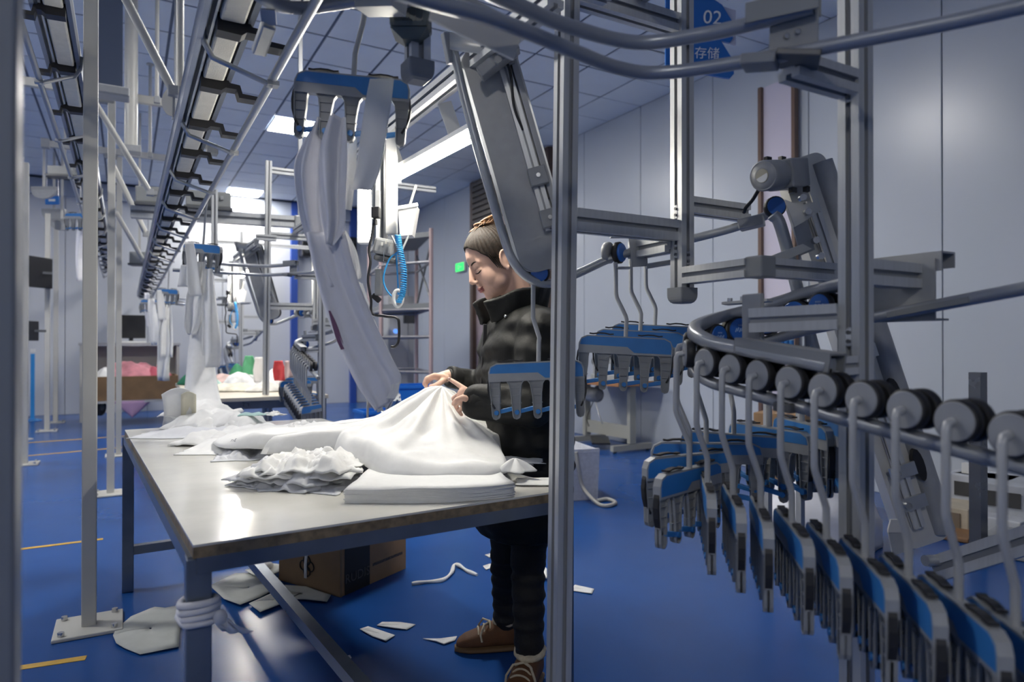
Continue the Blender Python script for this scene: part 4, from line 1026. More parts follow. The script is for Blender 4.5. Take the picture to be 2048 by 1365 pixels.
# small green tinted piece
piece(tb(505, 852), RT*.06, FW*.05, ZT+.06, .02, 140, 'small pale green piece behind the white cloth', mat('pale_green_fabric', (.42, .6, .56), .85), 5, 14, group=None)
piece(tb(548, 842), RT*.05, FW*.04, ZT+.035, .03, 141, 'small white crumpled piece near the far table edge', FAB, 6, 16, group=None)

# ------------------------------------------------------------------ hanging fabric strips on the left line
def ribbon(pts, widths, lab, d_f, m=FAB, wave=.01, seed=0, nm='fabric_strip', group=None, n=13, par=None, twist=0):
    """pts: (px, py, depth) centre line; widths in metres"""
    P = spline([at(*p) for p in pts], 6); W = [interp([0, .25, .5, .75, 1] if len(widths) == 5 else [k/(len(widths)-1) for k in range(len(widths))], widths, i/(len(P)-1)) for i in range(len(P))]
    g = []
    for i, p in enumerate(P):
        u = i/(len(P)-1); row = []
        for j in range(n):
            v = j/(n-1)*2-1
            row.append(p+RT*math.cos(twist*u)*v*W[i]/2+FW*(math.sin(twist*u)*v*W[i]/2+wave*math.sin(3.1*v+seed+u*1.5)*(.3+u)+wave*.6*nz((v*1.5, u*3), 1, seed)))
        g.append(row)
    o = sheet(g, .002).build(nm, m, par, None if par else P[0])
    if par is None: tag(o, lab, 'fabric strip', group)
    return o
# big hanger at top centre with its strips
bh = hanger(at(714, -22, 1.64)+V((0, 0, .045)), math.atan2((RT+FW*.10).y, (RT+FW*.10).x), 'big clip hanger at top centre holding white fabric strips', 'hangers on the overhead line', tilt=.06, wheels=False)
FABT = mat('sheer_white_fabric', (.80, .80, .84), .8, 0, .02, 30, trans=0)
GS = 'strips on the big hanger'
def panel2(L, R_, d, lab, m=FABT, wave=.010, seed=0, n=17, dd=0, fold=None, group=GS, nm='fabric_strip', par=None, k=8):
    """flat cloth between two edges, each a list of picture points at depth d"""
    A = spline([at(px, py, d+dd*i/(len(L)-1)) for i, (px, py) in enumerate(L)], k); B = spline([at(px, py, d+dd*i/(len(R_)-1)) for i, (px, py) in enumerate(R_)], k); g = []
    for i in range(len(A)):
        u = i/(len(A)-1); row = []
        for j in range(n):
            v = j/(n-1); p = A[i].lerp(B[i], v); o = wave*(nz((v*2.2, u*2.5), 1, seed)+.45*nz((v*7, u*4), 1, seed+2))
            if fold: o += sum(a*math.exp(-((v-c-sl*u)/w_)**2) for c, sl, w_, a in fold)
            row.append(p+FW*o)
        g.append(row)
    o = sheet(g, .002).build(nm, m, par, None if par else A[0])
    if par is None: tag(o, lab, 'fabric strip', group)
    return o
panel2([(634, 240), (604, 290), (590, 335), (600, 430), (617, 490), (640, 575)], [(652, 236), (650, 300), (650, 380), (652, 450), (668, 510), (700, 575)], 1.62, 'long white fabric strip hanging left on the big hanger', fold=[(.35, .1, .12, -.02), (.7, 0, .1, .012)], seed=1)
panel2([(661, 232), (638, 300), (640, 380), (646, 440), (652, 488)], [(691, 234), (694, 300), (692, 380), (690, 455), (668, 492)], 1.585, 'shorter white fabric strip in front on the big hanger', fold=[(.3, .1, .1, -.018), (.65, -.1, .1, .016)], seed=3)
lowst = panel2([(614, 466), (628, 540), (652, 625), (688, 715), (718, 775), (752, 821)], [(690, 462), (716, 560), (750, 645), (786, 720), (803, 756), (788, 800)], 1.60, 'wide white fabric panel swinging down to the right over the table', fold=[(.12, 0, .07, -.012), (.5, .25, .08, .010), (.85, 0, .06, -.008)], seed=5, wave=.008)
panel2([(684, 462), (694, 490), (704, 530), (706, 566)], [(692, 462), (712, 500), (722, 546), (722, 556)], 1.66, 'narrow cream edge strip beside the swinging fabric panel', m=FAB, seed=2, wave=.004)
panel2([(657, 622), (664, 650), (673, 680), (682, 700)], [(661, 622), (674, 650), (684, 680), (690, 698)], 1.588, '', m=mat('faded_red_patch', (.20, .10, .17), .8), wave=.001, nm='red_patch', par=lowst)
panel2([(783, 770), (780, 785), (772, 797)], [(800, 766), (797, 782), (790, 799)], 1.592, '', m=WHITE, wave=.001, nm='paper_tag', par=lowst)
ribbon([(764, 158, 1.585), (757, 200, 1.57), (745, 280, 1.58), (735, 340, 1.59), (722, 380, 1.60)], [.056, .060, .060, .056, .05], 'broad white paper strip clipped to the right of the big hanger', 0, WHITE, .004, 4, group=GS)
ribbon([(706, 275, 1.66), (700, 340, 1.66), (694, 420, 1.66)], [.02, .03, .02], 'thin white sliver strip between the larger strips', 0, FAB, .004, 4, group=GS)
# hangers further down the line
h1 = hanger(at(416, 398, 3.9)-V((0, 0, .0)), math.atan2((RT-FW*.35).y, (RT-FW*.35).x), 'clip hanger with white strips above the corner of the table', 'hangers on the overhead line', tilt=.12, wheels=False)
h2 = hanger(at(340, 528, 7.0), math.atan2((RT-FW*.3).y, (RT-FW*.3).x), 'second clip hanger down the line with white strips', 'hangers on the overhead line', tilt=.08, wheels=False)
SG = 'strips hanging over the table corner'
ribbon([(378, 484, 3.84), (384, 520, 3.82), (388, 560, 3.82), (393, 592, 3.82)], [.05, .06, .075, .08], 'white paper strip over the front of the hanger above the table corner', 0, WHITE, .006, 1, group=SG)
ribbon([(404, 524, 3.85), (392, 590, 3.85), (385, 650, 3.86), (383, 670, 3.86)], [.04, .10, .09, .05], 'left white fabric strip above the table corner', 0, FAB, .02, 2, group=SG)
ribbon([(418, 538, 3.82), (416, 600, 3.82), (420, 680, 3.82), (418, 735, 3.82)], [.04, .08, .11, .10], 'right white fabric strip above the table corner', 0, FAB, .025, 3, group=SG)
ribbon([(406, 560, 3.9), (402, 650, 3.88), (398, 730, 3.84), (400, 800, 3.7), (412, 838, 3.5)], [.06, .13, .16, .20, .24], 'longest white fabric strip reaching down to the table mound', 0, FAB, .03, 4, group=SG)
ribbon([(371, 530, 3.92), (368, 550, 3.92), (366, 574, 3.92)], [.05, .055, .06], 'small white tab hanging left of the strips above the table corner', 0, FAB, .004, 5, group=SG)
SG = 'strips on the second hanger'
ribbon([(320, 580, 7.0), (322, 610, 6.99), (326, 640, 6.98)], [.06, .08, .08], 'short white paper strip on the second hanger', 0, WHITE, .006, 6, group=SG)
ribbon([(338, 606, 7.0), (336, 660, 6.99), (337, 715, 6.98)], [.04, .12, .13], 'white fabric strip on the second hanger', 0, FAB, .03, 7, group=SG)
ribbon([(330, 606, 7.02), (329, 690, 7.0), (327, 762, 7.0)], [.05, .14, .13], 'longest white fabric strip on the second hanger', 0, FAB, .03, 8, group=SG)
for k in range(2):
    far_hanger(at(303-6*k, 560+12*k, 8.8+1.6*k), math.atan2(RT.y, RT.x)+.1, ['third clip hanger down the line behind the strips', 'fourth clip hanger down the line furthest back'][k], 'hangers on the overhead line')
ribbon([(303, 598, 8.7), (305, 640, 8.7), (308, 690, 8.7)], [.08, .13, .12], 'white strip on the third hanger down the line', 0, FAB, .03, 9, group='far strips')
ribbon([(294, 586, 9.2), (296, 620, 9.2), (297, 656, 9.2)], [.06, .1, .09], 'bluish white strip furthest down the line', 0, FABT, .03, 9, group='far strips')
# strips on the left line
far_hanger(at(160, 370, 6.2), math.atan2(RT.y, RT.x), 'clip hanger on the left conveyor behind the white post', 'hangers on the left line')
ribbon([(160, 440, 6.2), (157, 500, 6.2), (159, 563, 6.2)], [.05, .08, .07], 'pale strip hanging left of the white post', 0, FABT, .02, 10, group='far strips')
# ------------------------------------------------------------------ the stations further back: copies of the near one
OFF = V((.03, 4.30, 0))
for r, lab in ST: copy_tree(r, None, OFF, lab)
for r, lab in ST:
    if r.name.split('.')[0] in ('aluminium_frame', 'storage_loop_rail', 'overhead_curved_rail'):
        copy_tree(r, None, OFF*2, lab.replace('of the far station', 'of the station nearest the back wall').replace('beyond the worktable', 'nearest the back wall'))
for k in range(12):
    p, t = along(LP, tot-.20-.085*k); far_hanger(p+OFF+V((0, 0, .045)), math.atan2(t.y, t.x)+HAX-PI/2, 'small far clip hanger packed on the storage loop of the far station', 'hangers on the far loop')
for k in range(8):
    p, t = along(LP, tot-.40-.11*k); far_hanger(p+OFF*2+V((0, 0, .045)), math.atan2(t.y, t.x)+HAX-PI/2, 'tiny clip hanger on the loop nearest the back wall', 'hangers on the furthest loop')
# hangers at table height just beyond the cloth
far_hanger(at(735, 752, 3.55), math.atan2((RT+FW*.1).y, RT.x)-.5, 'blue-topped clip hanger lying low just behind the table edge', 'hangers behind the table')

# second table with heaps of coloured garments
def simple_table(x0, x1, y0, y1, z, lab, top, leg):
    t = thing('worktable', lab, 'table', ((x0+x1)/2, (y0+y1)/2, 0))
    MB().box(((x0+x1)/2, (y0+y1)/2, z-.015), (x1-x0, y1-y0, .03), None, .003).build('tabletop', top, t)
    for x in (x0+.04, x1-.04):
        for y in (y0+.04, y1-.04): MB().box((x, y, (z-.03)/2), (.05, .05, z-.03)).build('leg', leg, t)
    for y in (y0+.04, y1-.04): MB().bar((x0+.06, y, z-.06), (x1-.06, y, z-.06), .03, .06).build('apron', leg, t)
    for x in (x0+.04, x1-.04): MB().bar((x, y0+.06, z-.06), (x, y1-.06, z-.06), .03, .06).build('apron', leg, t)
    return t
simple_table(.45, 1.42, 5.5, 7.9, .75, 'second worktable heaped with coloured garments beyond the first', mat('pale_wood_top', (.62, .56, .45), .4, 0, .05, 6), LEGM)
def heap(c0, r, h, col, lab, seed, group='garments heaped on the second table'):
    g = []
    for i in range(12):
        row = []
        for j in range(25):
            a = 2*PI*j/24; u = i/11; rr = r*u*(1+.25*nz((math.cos(a)*1.5, math.sin(a)*1.5), 1, seed)); p = c0+V((rr*math.cos(a), rr*math.sin(a)*.8, 0))
            p.z = c0.z+.004+h*(1-u*u)*(1+.5*nz((p.x*9, p.y*9), 1, seed))
            row.append(p)
        g.append(row)
    o = sheet(g, .004).build('garment', mat('garment_%s' % lab.split()[0], col, .85, 0, .2, 14), None, c0); tag(o, lab+' heaped on the second worktable', 'garment', group)
zt = .752
for k, (gx, gy, r, h, col, lab) in enumerate(((.62, 7.55, .17, .12, (.02, .16, .09), 'green garment'), (.85, 7.1, .2, .10, (.62, .45, .42), 'pinkish garment'), (.66, 6.85, .16, .09, (.45, .62, .58), 'mint folded garment'), (.95, 6.75, .2, .14, (.70, .72, .74), 'white blue-trimmed garment'), (1.12, 6.9, .18, .17, (.50, .50, .68), 'lilac garment'), (.80, 6.35, .24, .06, (.7, .66, .55), 'cream garment'), (1.22, 6.6, .17, .18, (.75, .76, .78), 'bright white garment'), (1.30, 6.35, .1, .12, (.5, .04, .05), 'red garment'), (1.05, 6.15, .2, .06, (.66, .64, .6), 'flat ivory garment'), (1.0, 7.35, .15, .20, (.05, .25, .12), 'dark green garment'), (1.28, 6.1, .1, .05, (.08, .08, .35), 'navy garment'))):
    heap(V((gx, gy, zt)), r, h, col, lab, 200+k)
# coloured garments hanging on the far loop
for k, (px, py0, py1, d, wd, col, lab) in enumerate(((498, 712, 752, 6.4, .13, (.1, .35, .18), 'green'), (520, 715, 765, 6.3, .14, (.7, .7, .7), 'white'), (557, 722, 762, 6.1, .12, (.5, .05, .06), 'red'), (575, 722, 770, 6.0, .08, (.6, .45, .45), 'rosy'), (590, 718, 768, 5.95, .07, (.65, .6, .6), 'pale'))):
    ribbon([(px, py0, d), (px+2, (py0+py1)/2, d), (px+3, py1, d)], [wd*.6, wd, wd*.9], '%s garment piece hanging over the second table' % lab, 0, mat('hung_'+lab, col, .8), .02, k, group='garments hanging at the far loop')

# scaffold tower
SCM = mat('scaffold_tube', (.45, .34, .34), .4, .2); SCG = mat('scaffold_deck', (.16, .17, .18), .6)
t = thing('scaffold_tower', 'tall steel scaffold tower with two decks by the right wall', 'scaffold', fl(815, 862))
dF, dB = 8.6, 9.9
fx = [(862, dF), (762, 9.0), (833, dB), (738, dB+.3)]
PS = []
for px, d in fx:
    p = at(px, 690, d); PS.append(p); MB().tube([(p.x, p.y, .01), (p.x, p.y, 2.62)], .028, 8).build('upright', SCM, t)
for z in (.35, .8, 1.25, 1.6, 2.2):
    for a, c_ in ((0, 1), (0, 2), (2, 3), (1, 3)):
        MB().tube([(PS[a].x, PS[a].y, z), (PS[c_].x, PS[c_].y, z)], .018, 6).build('rung', mat('scaffold_rung', (.2, .2, .22), .4, .3), t)
for z in (1.62, 2.52):
    b = MB(); b.add([V((p.x, p.y, z)) for p in (PS[0], PS[1], PS[3], PS[2])]+[V((p.x, p.y, z+.06)) for p in (PS[0], PS[1], PS[3], PS[2])], [[3, 2, 1, 0], [4, 5, 6, 7]]+[[i, (i+1) % 4, 4+(i+1) % 4, 4+i] for i in range(4)]); b.build('deck', SCG, t)
for z0, z1 in ((1.7, 2.45), (2.45, 1.7)): MB().tube([(PS[0].x, PS[0].y, z0), (PS[2].x, PS[2].y, z1)], .014, 6).build('diagonal', SCG, t)
# grey control cabinet behind it
c = at(795, 690, 10.6); t = thing('control_cabinet', 'pale grey upright control cabinet with a blue button behind the scaffold', 'cabinet', (c.x, c.y, 0))
MB().box((c.x, c.y, .95), (.42, .35, 1.9), None, .01).build('body', mat('cabinet_grey', (.40, .41, .42), .45), t)
MB().box((c.x-.05, c.y-.18, .95), (.3, .012, 1.7), None, .004).build('door', mat('cabinet_door', (.46, .47, .48), .4), t)
MB().cyl(at(792, 663, 10.3), at(792, 663, 10.3)-FW*.04, .035, 12).build('button', mat('glow_blue', (.1, .3, .9), .3, emit=1.2), t)
MB().box(at(821, 630, 10.2), (.22, .03, .26), None, .005).build('grille', mat('dark_grille', (.06, .065, .07), .6), t)
# blue bins
def bin_(px, py, d, w_, h_, lab, tilt=0):
    c = at(px, py, d); m = mat('bright_blue_plastic', (.015, .16, .62), .35); t = thing('blue_bin', lab, 'bin', c, 'blue plastic bins')
    b = MB(); k0, k1 = .42, .5
    lo = [c+V((sx*w_*k0, sy*w_*k0, 0)) for sx, sy in ((-1, -1), (1, -1), (1, 1), (-1, 1))]; hi = [c+V((sx*w_*k1, sy*w_*k1, h_)) for sx, sy in ((-1, -1), (1, -1), (1, 1), (-1, 1))]
    li = [c+V((sx*w_*(k0-.02), sy*w_*(k0-.02), .01)) for sx, sy in ((-1, -1), (1, -1), (1, 1), (-1, 1))]; hi2 = [c+V((sx*w_*(k1-.03), sy*w_*(k1-.03), h_)) for sx, sy in ((-1, -1), (1, -1), (1, 1), (-1, 1))]
    b.add(lo+hi+hi2+li, [[3, 2, 1, 0]]+[[i, (i+1) % 4, 4+(i+1) % 4, 4+i] for i in range(4)]+[[4+i, 4+(i+1) % 4, 8+(i+1) % 4, 8+i] for i in range(4)]+[[8+i, 8+(i+1) % 4, 12+(i+1) % 4, 12+i] for i in range(4)]+[[12, 13, 14, 15]])
    b.build('shell', m, t)
    for i in range(4): MB().bar(hi[i], hi[(i+1) % 4], .02, .03).build('rim', m, t)
def on_floor_bin(px, py_base, w_, h_, lab):
    p = fl(px, py_base); d = (p-CAM).dot(FW); bin_(px, py_base, d, w_, h_, lab)
on_floor_bin(822, 900, .44, .70, 'tall blue plastic bin beyond the table by the scaffold')
on_floor_bin(752, 925, .34, .50, 'low blue plastic bin just behind the table edge')

# sewing machine table by the right wall
q = fl(1196, 888); d0 = (q-CAM).dot(FW)
xa, xb = 4.45, 5.02; ya, yb = 5.62, 6.72
t = thing('sewing_table', 'wood-topped sewing table with motor on grey T legs by the wall', 'sewing table', ((xa+xb)/2, (ya+yb)/2, 0))
SM = mat('orange_wood', (.36, .17, .07), .45, 0, .15, 8); SG_ = mat('sewing_grey', (.34, .34, .30), .5)
MB().box(((xa+xb)/2, (ya+yb)/2, .735), (xb-xa, yb-ya, .05), None, .006).build('board', SM, t)
MB().box(((xa+xb)/2, (ya+yb)/2, .762), (xb-xa-.02, yb-ya-.02, .004)).build('laminate', mat('grey_laminate', (.45, .45, .44), .3), t)
for y in (ya+.14, yb-.14):
    MB().box(((xa+xb)/2, y, .40), (.08, .05, .62)).build('leg', SG_, t); MB().bar((xa+.02, y, .05), (xb-.02, y, .05), .05, .06).build('foot', SG_, t)
    for x in (xa+.06, xb-.06): MB().cyl((x, y, 0.0), (x, y, .03), .022, 8).build('caster', BLACK, t)
MB().bar(((xa+xb)/2, ya+.14, .20), ((xa+xb)/2, yb-.14, .20), .03, .14).build('stretcher', SG_, t)
mo = MB().lathe(((xa+xb)/2-.06, 6.28, .58), (0, 1, 0), [(-.02, .05), (0, .085), (.14, .085), (.17, .05)], 18).build('motor', GREYP, t)
MB().bar(((xa+xb)/2-.06, 6.30, .66), ((xa+xb)/2-.06, 6.1, .72), .06, .03).build('motor_bracket', DGREYP, mo)
MB().tube(spline([((xa+xb)/2-.08, 6.3, .50), ((xa+xb)/2-.10, 6.2, .36), ((xa+xb)/2-.08, 6.16, .26)], 5), .007, 6).build('treadle_rod', STEEL, t)
MB().tube(spline([((xa+xb)/2-.08, 6.34, .50), ((xa+xb)/2-.14, 6.38, .32), ((xa+xb)/2-.14, 6.34, .22)], 5), .006, 6).build('cable', RUBBER, t)
MB().bar((xa+.06, 6.0, .07), (xa+.30, 6.35, .09), .2, .02).build('treadle', BLACK, t)
# a small machine head standing on it
t = thing('machine_head', 'small pale sewing machine head on the wood-topped table', 'sewing machine', ((xa+xb)/2, 6.15, .764))
MB().box(((xa+xb)/2, 6.15, .79), (.18, .46, .05), None, .008).build('bed', LGREYP, t)
MB().box(((xa+xb)/2, 6.33, .90), (.12, .10, .20), None, .012).build('column', LGREYP, t)
MB().box(((xa+xb)/2, 6.16, .98), (.10, .40, .08), None, .012).build('arm', LGREYP, t)
MB().lathe(((xa+xb)/2, 6.38, .96), (0, 1, 0), [(0, .05), (.03, .055), (.04, .04)], 16).build('handwheel', DGREYP, t)
MB().box(((xa+xb)/2, 5.98, .90), (.04, .04, .14), None, .006).build('needle_head', STEEL, t)
# water bottles on a shelf behind the right post
# desk with monitor, wooden crate and pink cloth near the back wall
d = 10.6; c = at(262, 700, d); R = Matrix.Rotation(0, 3, 'Z')
t = thing('desk', 'white desk with the monitor near the back wall', 'desk', (c.x, c.y, 0))
zt2 = zat(686, d)
MB().box((c.x, c.y, zt2-.02), (1.35, .6, .04), None, .004).build('top', mat('grey_desk_top', (.42, .43, .44), .4), t)
MB().box((c.x, c.y+.2, zt2-.30), (1.3, .03, .5)).build('modesty_panel', WHITEP, t)
for x in (-.64, .64): MB().box((c.x+x, c.y, (zt2-.04)/2), (.04, .55, zt2-.04)).build('side_panel', WHITEP, t)
t = thing('monitor', 'black flat monitor standing on the white desk', 'monitor', (c.x, c.y, zt2))
MB().box((c.x, c.y, zt2+.25), (.40, .04, .36), None, .006).build('screen', BLACK, t)
MB().box((c.x, c.y+.03, zt2+.06), (.06, .04, .12)).build('stand', BLACK, t); MB().box((c.x, c.y+.02, zt2+.008), (.24, .18, .016), None, .004).build('foot', BLACK, t)
t = thing('keyboard', 'pale keyboard lying on the desk before the monitor', 'keyboard', (c.x+.02, c.y-.2, zt2))
MB().box((c.x+.02, c.y-.2, zt2+.012), (.36, .12, .024), None, .004).build('case', WHITE, t)
for k in range(3): MB().box((c.x+.02, c.y-.235+.035*k, zt2+.026), (.33, .024, .006)).build('key_row', LGREYP, t)
d = 10.0; c = at(268, 775, d)
t = thing('wooden_crate', 'low brown wooden crate wagon filled with pink cloth', 'crate', (c.x, c.y, 0))
z0, z1 = zat(797, d), zat(751, d); CRW = mat('brown_plywood', (.17, .10, .045), .55, 0, .15, 5)
MB().box((c.x, c.y-.35, (z0+z1)/2), (1.12, .025, z1-z0)).build('front_board', CRW, t); MB().box((c.x, c.y+.35, (z0+z1)/2), (1.12, .025, z1-z0)).build('back_board', CRW, t)
for x in (-.55, .55): MB().box((c.x+x, c.y, (z0+z1)/2), (.025, .67, z1-z0)).build('end_board', CRW, t)
MB().box((c.x, c.y, z0+.02), (1.08, .66, .03)).build('floor_board', CRW, t)
MB().bar((c.x-.58, c.y-.35, z0-.02), (c.x+.58, c.y-.35, z0-.02), .04, .03).build('frame_rail', LGREYP, t); MB().bar((c.x-.58, c.y+.35, z0-.02), (c.x+.58, c.y+.35, z0-.02), .04, .03).build('frame_rail', LGREYP, t)
for x in (-.5, .5):
    for y in (-.3, .3):
        MB().box((c.x+x, c.y+y, z0*.6+.02), (.03, .03, z0*.8-.02)).build('leg', LGREYP, t); MB().lathe((c.x+x-.015, c.y+y, .045), (1, 0, 0), [(0, .045), (.03, .045)], 14).build('caster', BLACK, t)
PK_ = mat('pink_cloth', (.55, .22, .26), .85, 0, .25, 6)
def blob_cloth(c0, rx, ry, h, m, lab, seed, nm='pink_cloth', cat='cloth'):
    g = [[V((c0.x+rx*u*(.3+.7*(i/9))*math.cos(a) if False else c0.x+rx*(i/9)*math.cos(a), c0.y+ry*(i/9)*math.sin(a), c0.z+h*(1-(i/9)**2)*(1+.5*nz((math.cos(a)*(i/9)*3, math.sin(a)*(i/9)*3), 1, seed)))) for a in [2*PI*j/24 for j in range(25)] for u in (1,)] for i in range(10)]
    return tag(sheet(g, .006).build(nm, m, None, c0), lab, cat)
blob_cloth(V((c.x-.05, c.y, z1-.04)), .48, .3, .22, PK_, 'pink cloth heaped in the brown crate', 300)
blob_cloth(V((c.x+.3, c.y-.05, z1-.03)), .2, .22, .16, mat('rose_cloth', (.5, .10, .14), .85), 'darker red cloth at the right end of the crate', 301)
blob_cloth(V((c.x-.35, c.y-.08, z1-.03)), .15, .2, .14, WHITE, 'white cloth at the left end of the crate', 302)
g = [[V((c.x-.02+lerp(-.25, .25, u)*(1-v), c.y-.37-.02*math.sin(u*4), z0-.01-.24*v)) for u in [i/8 for i in range(9)]] for v in [j/6 for j in range(7)]]
tag(sheet(g, .004).build('pink_cloth', mat('mauve_cloth', (.34, .22, .36), .85), None, (c.x, c.y-.37, z0)), 'mauve cloth point hanging below the brown crate', 'cloth')
t = thing('caster_wheel', 'black rubber wheel standing beside the crate', 'wheel', at(200, 826, 9.6)); p = at(200, 815, 9.6)
MB().lathe(p, RT, [(-.03, .10), (-.02, .12), (.02, .12), (.03, .10)], 20).build('tyre', RUBBER, t); MB().lathe(p-RT*.035, RT, [(0, .05), (.07, .05)], 14).build('hub', DGREYP, t)
MB().tube(spline([fl(150, 826), fl(165, 822)+V((0, 0, .08)), fl(185, 828)+V((0, 0, .01)), fl(175, 834)], 6), .01, 6); 
tag(MB().tube(spline([fl(148, 828)+V((0, 0, .01)), fl(160, 822)+V((0, 0, .12)), fl(178, 826)+V((0, 0, .02)), fl(168, 834)+V((0, 0, .01)), fl(190, 836)+V((0, 0, .01))], 6), .01, 6).build('floor_cable', BLACK, None, fl(148, 828)), 'tangle of black cable on the floor near the back wall', 'cable')

# far-left stands and screens
def wallscreen(px, py, d, w_, h_, lab, rz):
    c = at(px, py, d); t = thing('post_monitor', lab, 'monitor', c, 'monitors on the posts')
    MB().box(c, (w_, .05, h_), Matrix.Rotation(rz, 3, 'Z'), .006).build('screen', BLACK, t)
    MB().bar(c+V((.02, .02, 0)), c+V((.14, .08, 0)), .03, .03).build('arm', DGREYP, t)
wallscreen(77, 545, 8.9, .40, .40, 'black monitor hung on the far left post', .9)
wallscreen(62, 662, 8.2, .22, .24, 'small dark handset hung on the far left post', 1.1)
p = fl(65, 842); t = thing('blue_stand', 'slim bright blue floor stand at the far left', 'stand', p)
MB().bar((p.x, p.y, .02), (p.x, p.y, zat(708, (p-CAM).dot(FW))), .05, .05, up=(0, 1, 0)).build('column', mat('stand_blue', (.03, .30, .72), .4), t)
MB().lathe((p.x, p.y, 0), (0, 0, 1), [(0, .12), (.015, .12), (.03, .04)], 16).build('base', BLUEP, t)
MB().bar((p.x, p.y, zat(708, 8.5)), (p.x, p.y, zat(700, 8.5)), .06, .06, up=(0, 1, 0)).build('cap', WHITE, t)
p = fl(47, 880); t = thing('thin_stand', 'thin grey microphone-like stand beside the leftmost post', 'stand', p); dS = (p-CAM).dot(FW)
MB().tube([(p.x, p.y, .01), (p.x, p.y, zat(535, dS))], .014, 8).build('pole', LGREYP, t); MB().box((p.x, p.y, zat(528, dS)), (.06, .06, .08), None, .01).build('head', BLACK, t)
MB().lathe((p.x, p.y, 0), (0, 0, 1), [(0, .10), (.01, .10), (.02, .02)], 14).build('base', LGREYP, t)
c = at(105, 401, 9.5); t = thing('number_sign', 'small blue sign plate hanging at the far left', 'sign', c)
MB().box(c, (.20, .02, .12), Matrix.Rotation(-YAW, 3, 'Z'), .01).build('plate', mat('sign_blue', (.02, .16, .50), .4), t); MB().box(c-FW*.013, (.09, .004, .03), Matrix.Rotation(-YAW, 3, 'Z')).build('lettering', WHITE, t)
for dx in (-.08, .08): MB().tube([c+RT*dx, c+RT*dx+V((0, 0, ZC-c.z))], .003, 6).build('wire', ZINC, t)
for k, (px, py) in enumerate(((88, 380), (124, 444), (108, 424))):
    c = at(px, py, 9.0+.3*k); t = thing('half_round_bracket', ['half-round grey bracket above the blue sign', 'half-round grey bracket below the blue sign', 'small half-round bracket at the foot of the blue sign'][k], 'bracket', c, 'half-round brackets')
    MB().loft([[c+RT*(.16*math.cos(a))-UPV*(.12*math.sin(a))+FW*h for a in [PI*j/10 for j in range(11)]] for h in (-.02, .02)], smooth=False).build('plate', LGREYP, t)
    MB().bar(c-RT*.16+UPV*.02, c+RT*.16+UPV*.02, .05, .04).build('rail_stub', GREYP, t)
    MB().bar(c+UPV*.03, V((c.x, c.y, ZC-.01)), .03, .03, up=(0, 1, 0)).build('drop_rod', WHITEP, t)
# hanging direction sign, upper right
SB = mat('sign_board_blue', (.015, .13, .45), .35); dSg = 4.6
c = at(1405, 70, dSg); t = thing('direction_sign', 'blue hanging sign with white number 02 behind the aluminium post', 'sign', c)
def splate(pts, th, m, name, off=0):
    P = [at(px, py, dSg+off) for px, py in pts]; b = MB(); k = len(P); n = -FW*th
    b.add(P+[p+n for p in P], [[i, (i+1) % k, k+(i+1) % k, k+i] for i in range(k)]+[list(range(k))[::-1], list(range(k, 2*k))]); return b.build(name, m, t)
splate([(1330, -20), (1420, -2), (1442, 12), (1462, 44), (1464, 80), (1458, 88), (1440, 84), (1440, 40), (1330, 40)], .02, SB, 'upper_plate')
splate([(1330, 40), (1440, 40), (1440, 84), (1464, 122), (1466, 150), (1458, 159), (1448, 158), (1330, 134)], .02, SB, 'lower_plate', .0)
splate([(1440, 12), (1471, 22), (1471, 92), (1440, 84)], .008, mat('pale_acrylic', (.50, .52, .66), .2), 'acrylic_plate', .02)
text('02', .13, tmat(at(1425, 36, dSg-.03), RT+UPV*(-.08), UPV), WHITE, t)
text('存储', .085, tmat(at(1414, 108, dSg-.03), RT+UPV*(-.05), UPV), WHITE, t)
for px in (1345, 1455): p = at(px, 0, dSg-.01); MB().tube([p, V((p.x, p.y, ZC-.002))], .004, 6).build('wire', ZINC, t)
# ------------------------------------------------------------------ things on the floor
# cardboard carton
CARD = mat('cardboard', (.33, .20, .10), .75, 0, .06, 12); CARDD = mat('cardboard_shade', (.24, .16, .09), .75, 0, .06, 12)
C0, CL, CR_ = fl(680, 1196), fl(558, 1161), fl(803, 1136)
u = (CL-C0); v = (CR_-C0); v = v-u*(v.dot(u)/u.dot(u))*.6; hC = .40
t = thing('cardboard_carton', 'brown cardboard carton with black band and lettering under the table', 'carton', (C0+(u+v)/2))
b = MB(); P = [C0, C0+v, C0+v+u, C0+u]; b.add([p+V((0, 0, .001)) for p in P]+[p+V((0, 0, hC)) for p in P], [[3, 2, 1, 0]]+[[i, (i+1) % 4, 4+(i+1) % 4, 4+i] for i in range(4)]+[[4, 5, 6, 7]]); b.build('box', CARD, t)
nv = u.normalized(); nv_out = -u.normalized(); nl_out = -v.normalized()
def decal(p, dx, dz, m, name, nrm): 
    o = p+nrm*.0015; b = MB(); b.add([o, o+dx, o+dx+dz, o+dz], [[0, 1, 2, 3]]); return b.build(name, m, t)
Z = V((0, 0, 1))
decal(C0+v*.06, v*.36, Z*hC*.96+V((0, 0, .0)), mat('black_ink', (.012, .011, .010), .6), 'black_band', nv_out)
INK = mat('grey_ink', (.10, .09, .075), .6)
text('RUDIS', .060, tmat(C0+v*.24+Z*.070+nv_out*.003, v, Z), INK, t)
decal(C0+v*.46+Z*.082, v*.48, Z*.014, mat('dark_ink', (.07, .05, .035), .6, 0, .8, 90), 'small_print', nv_out)
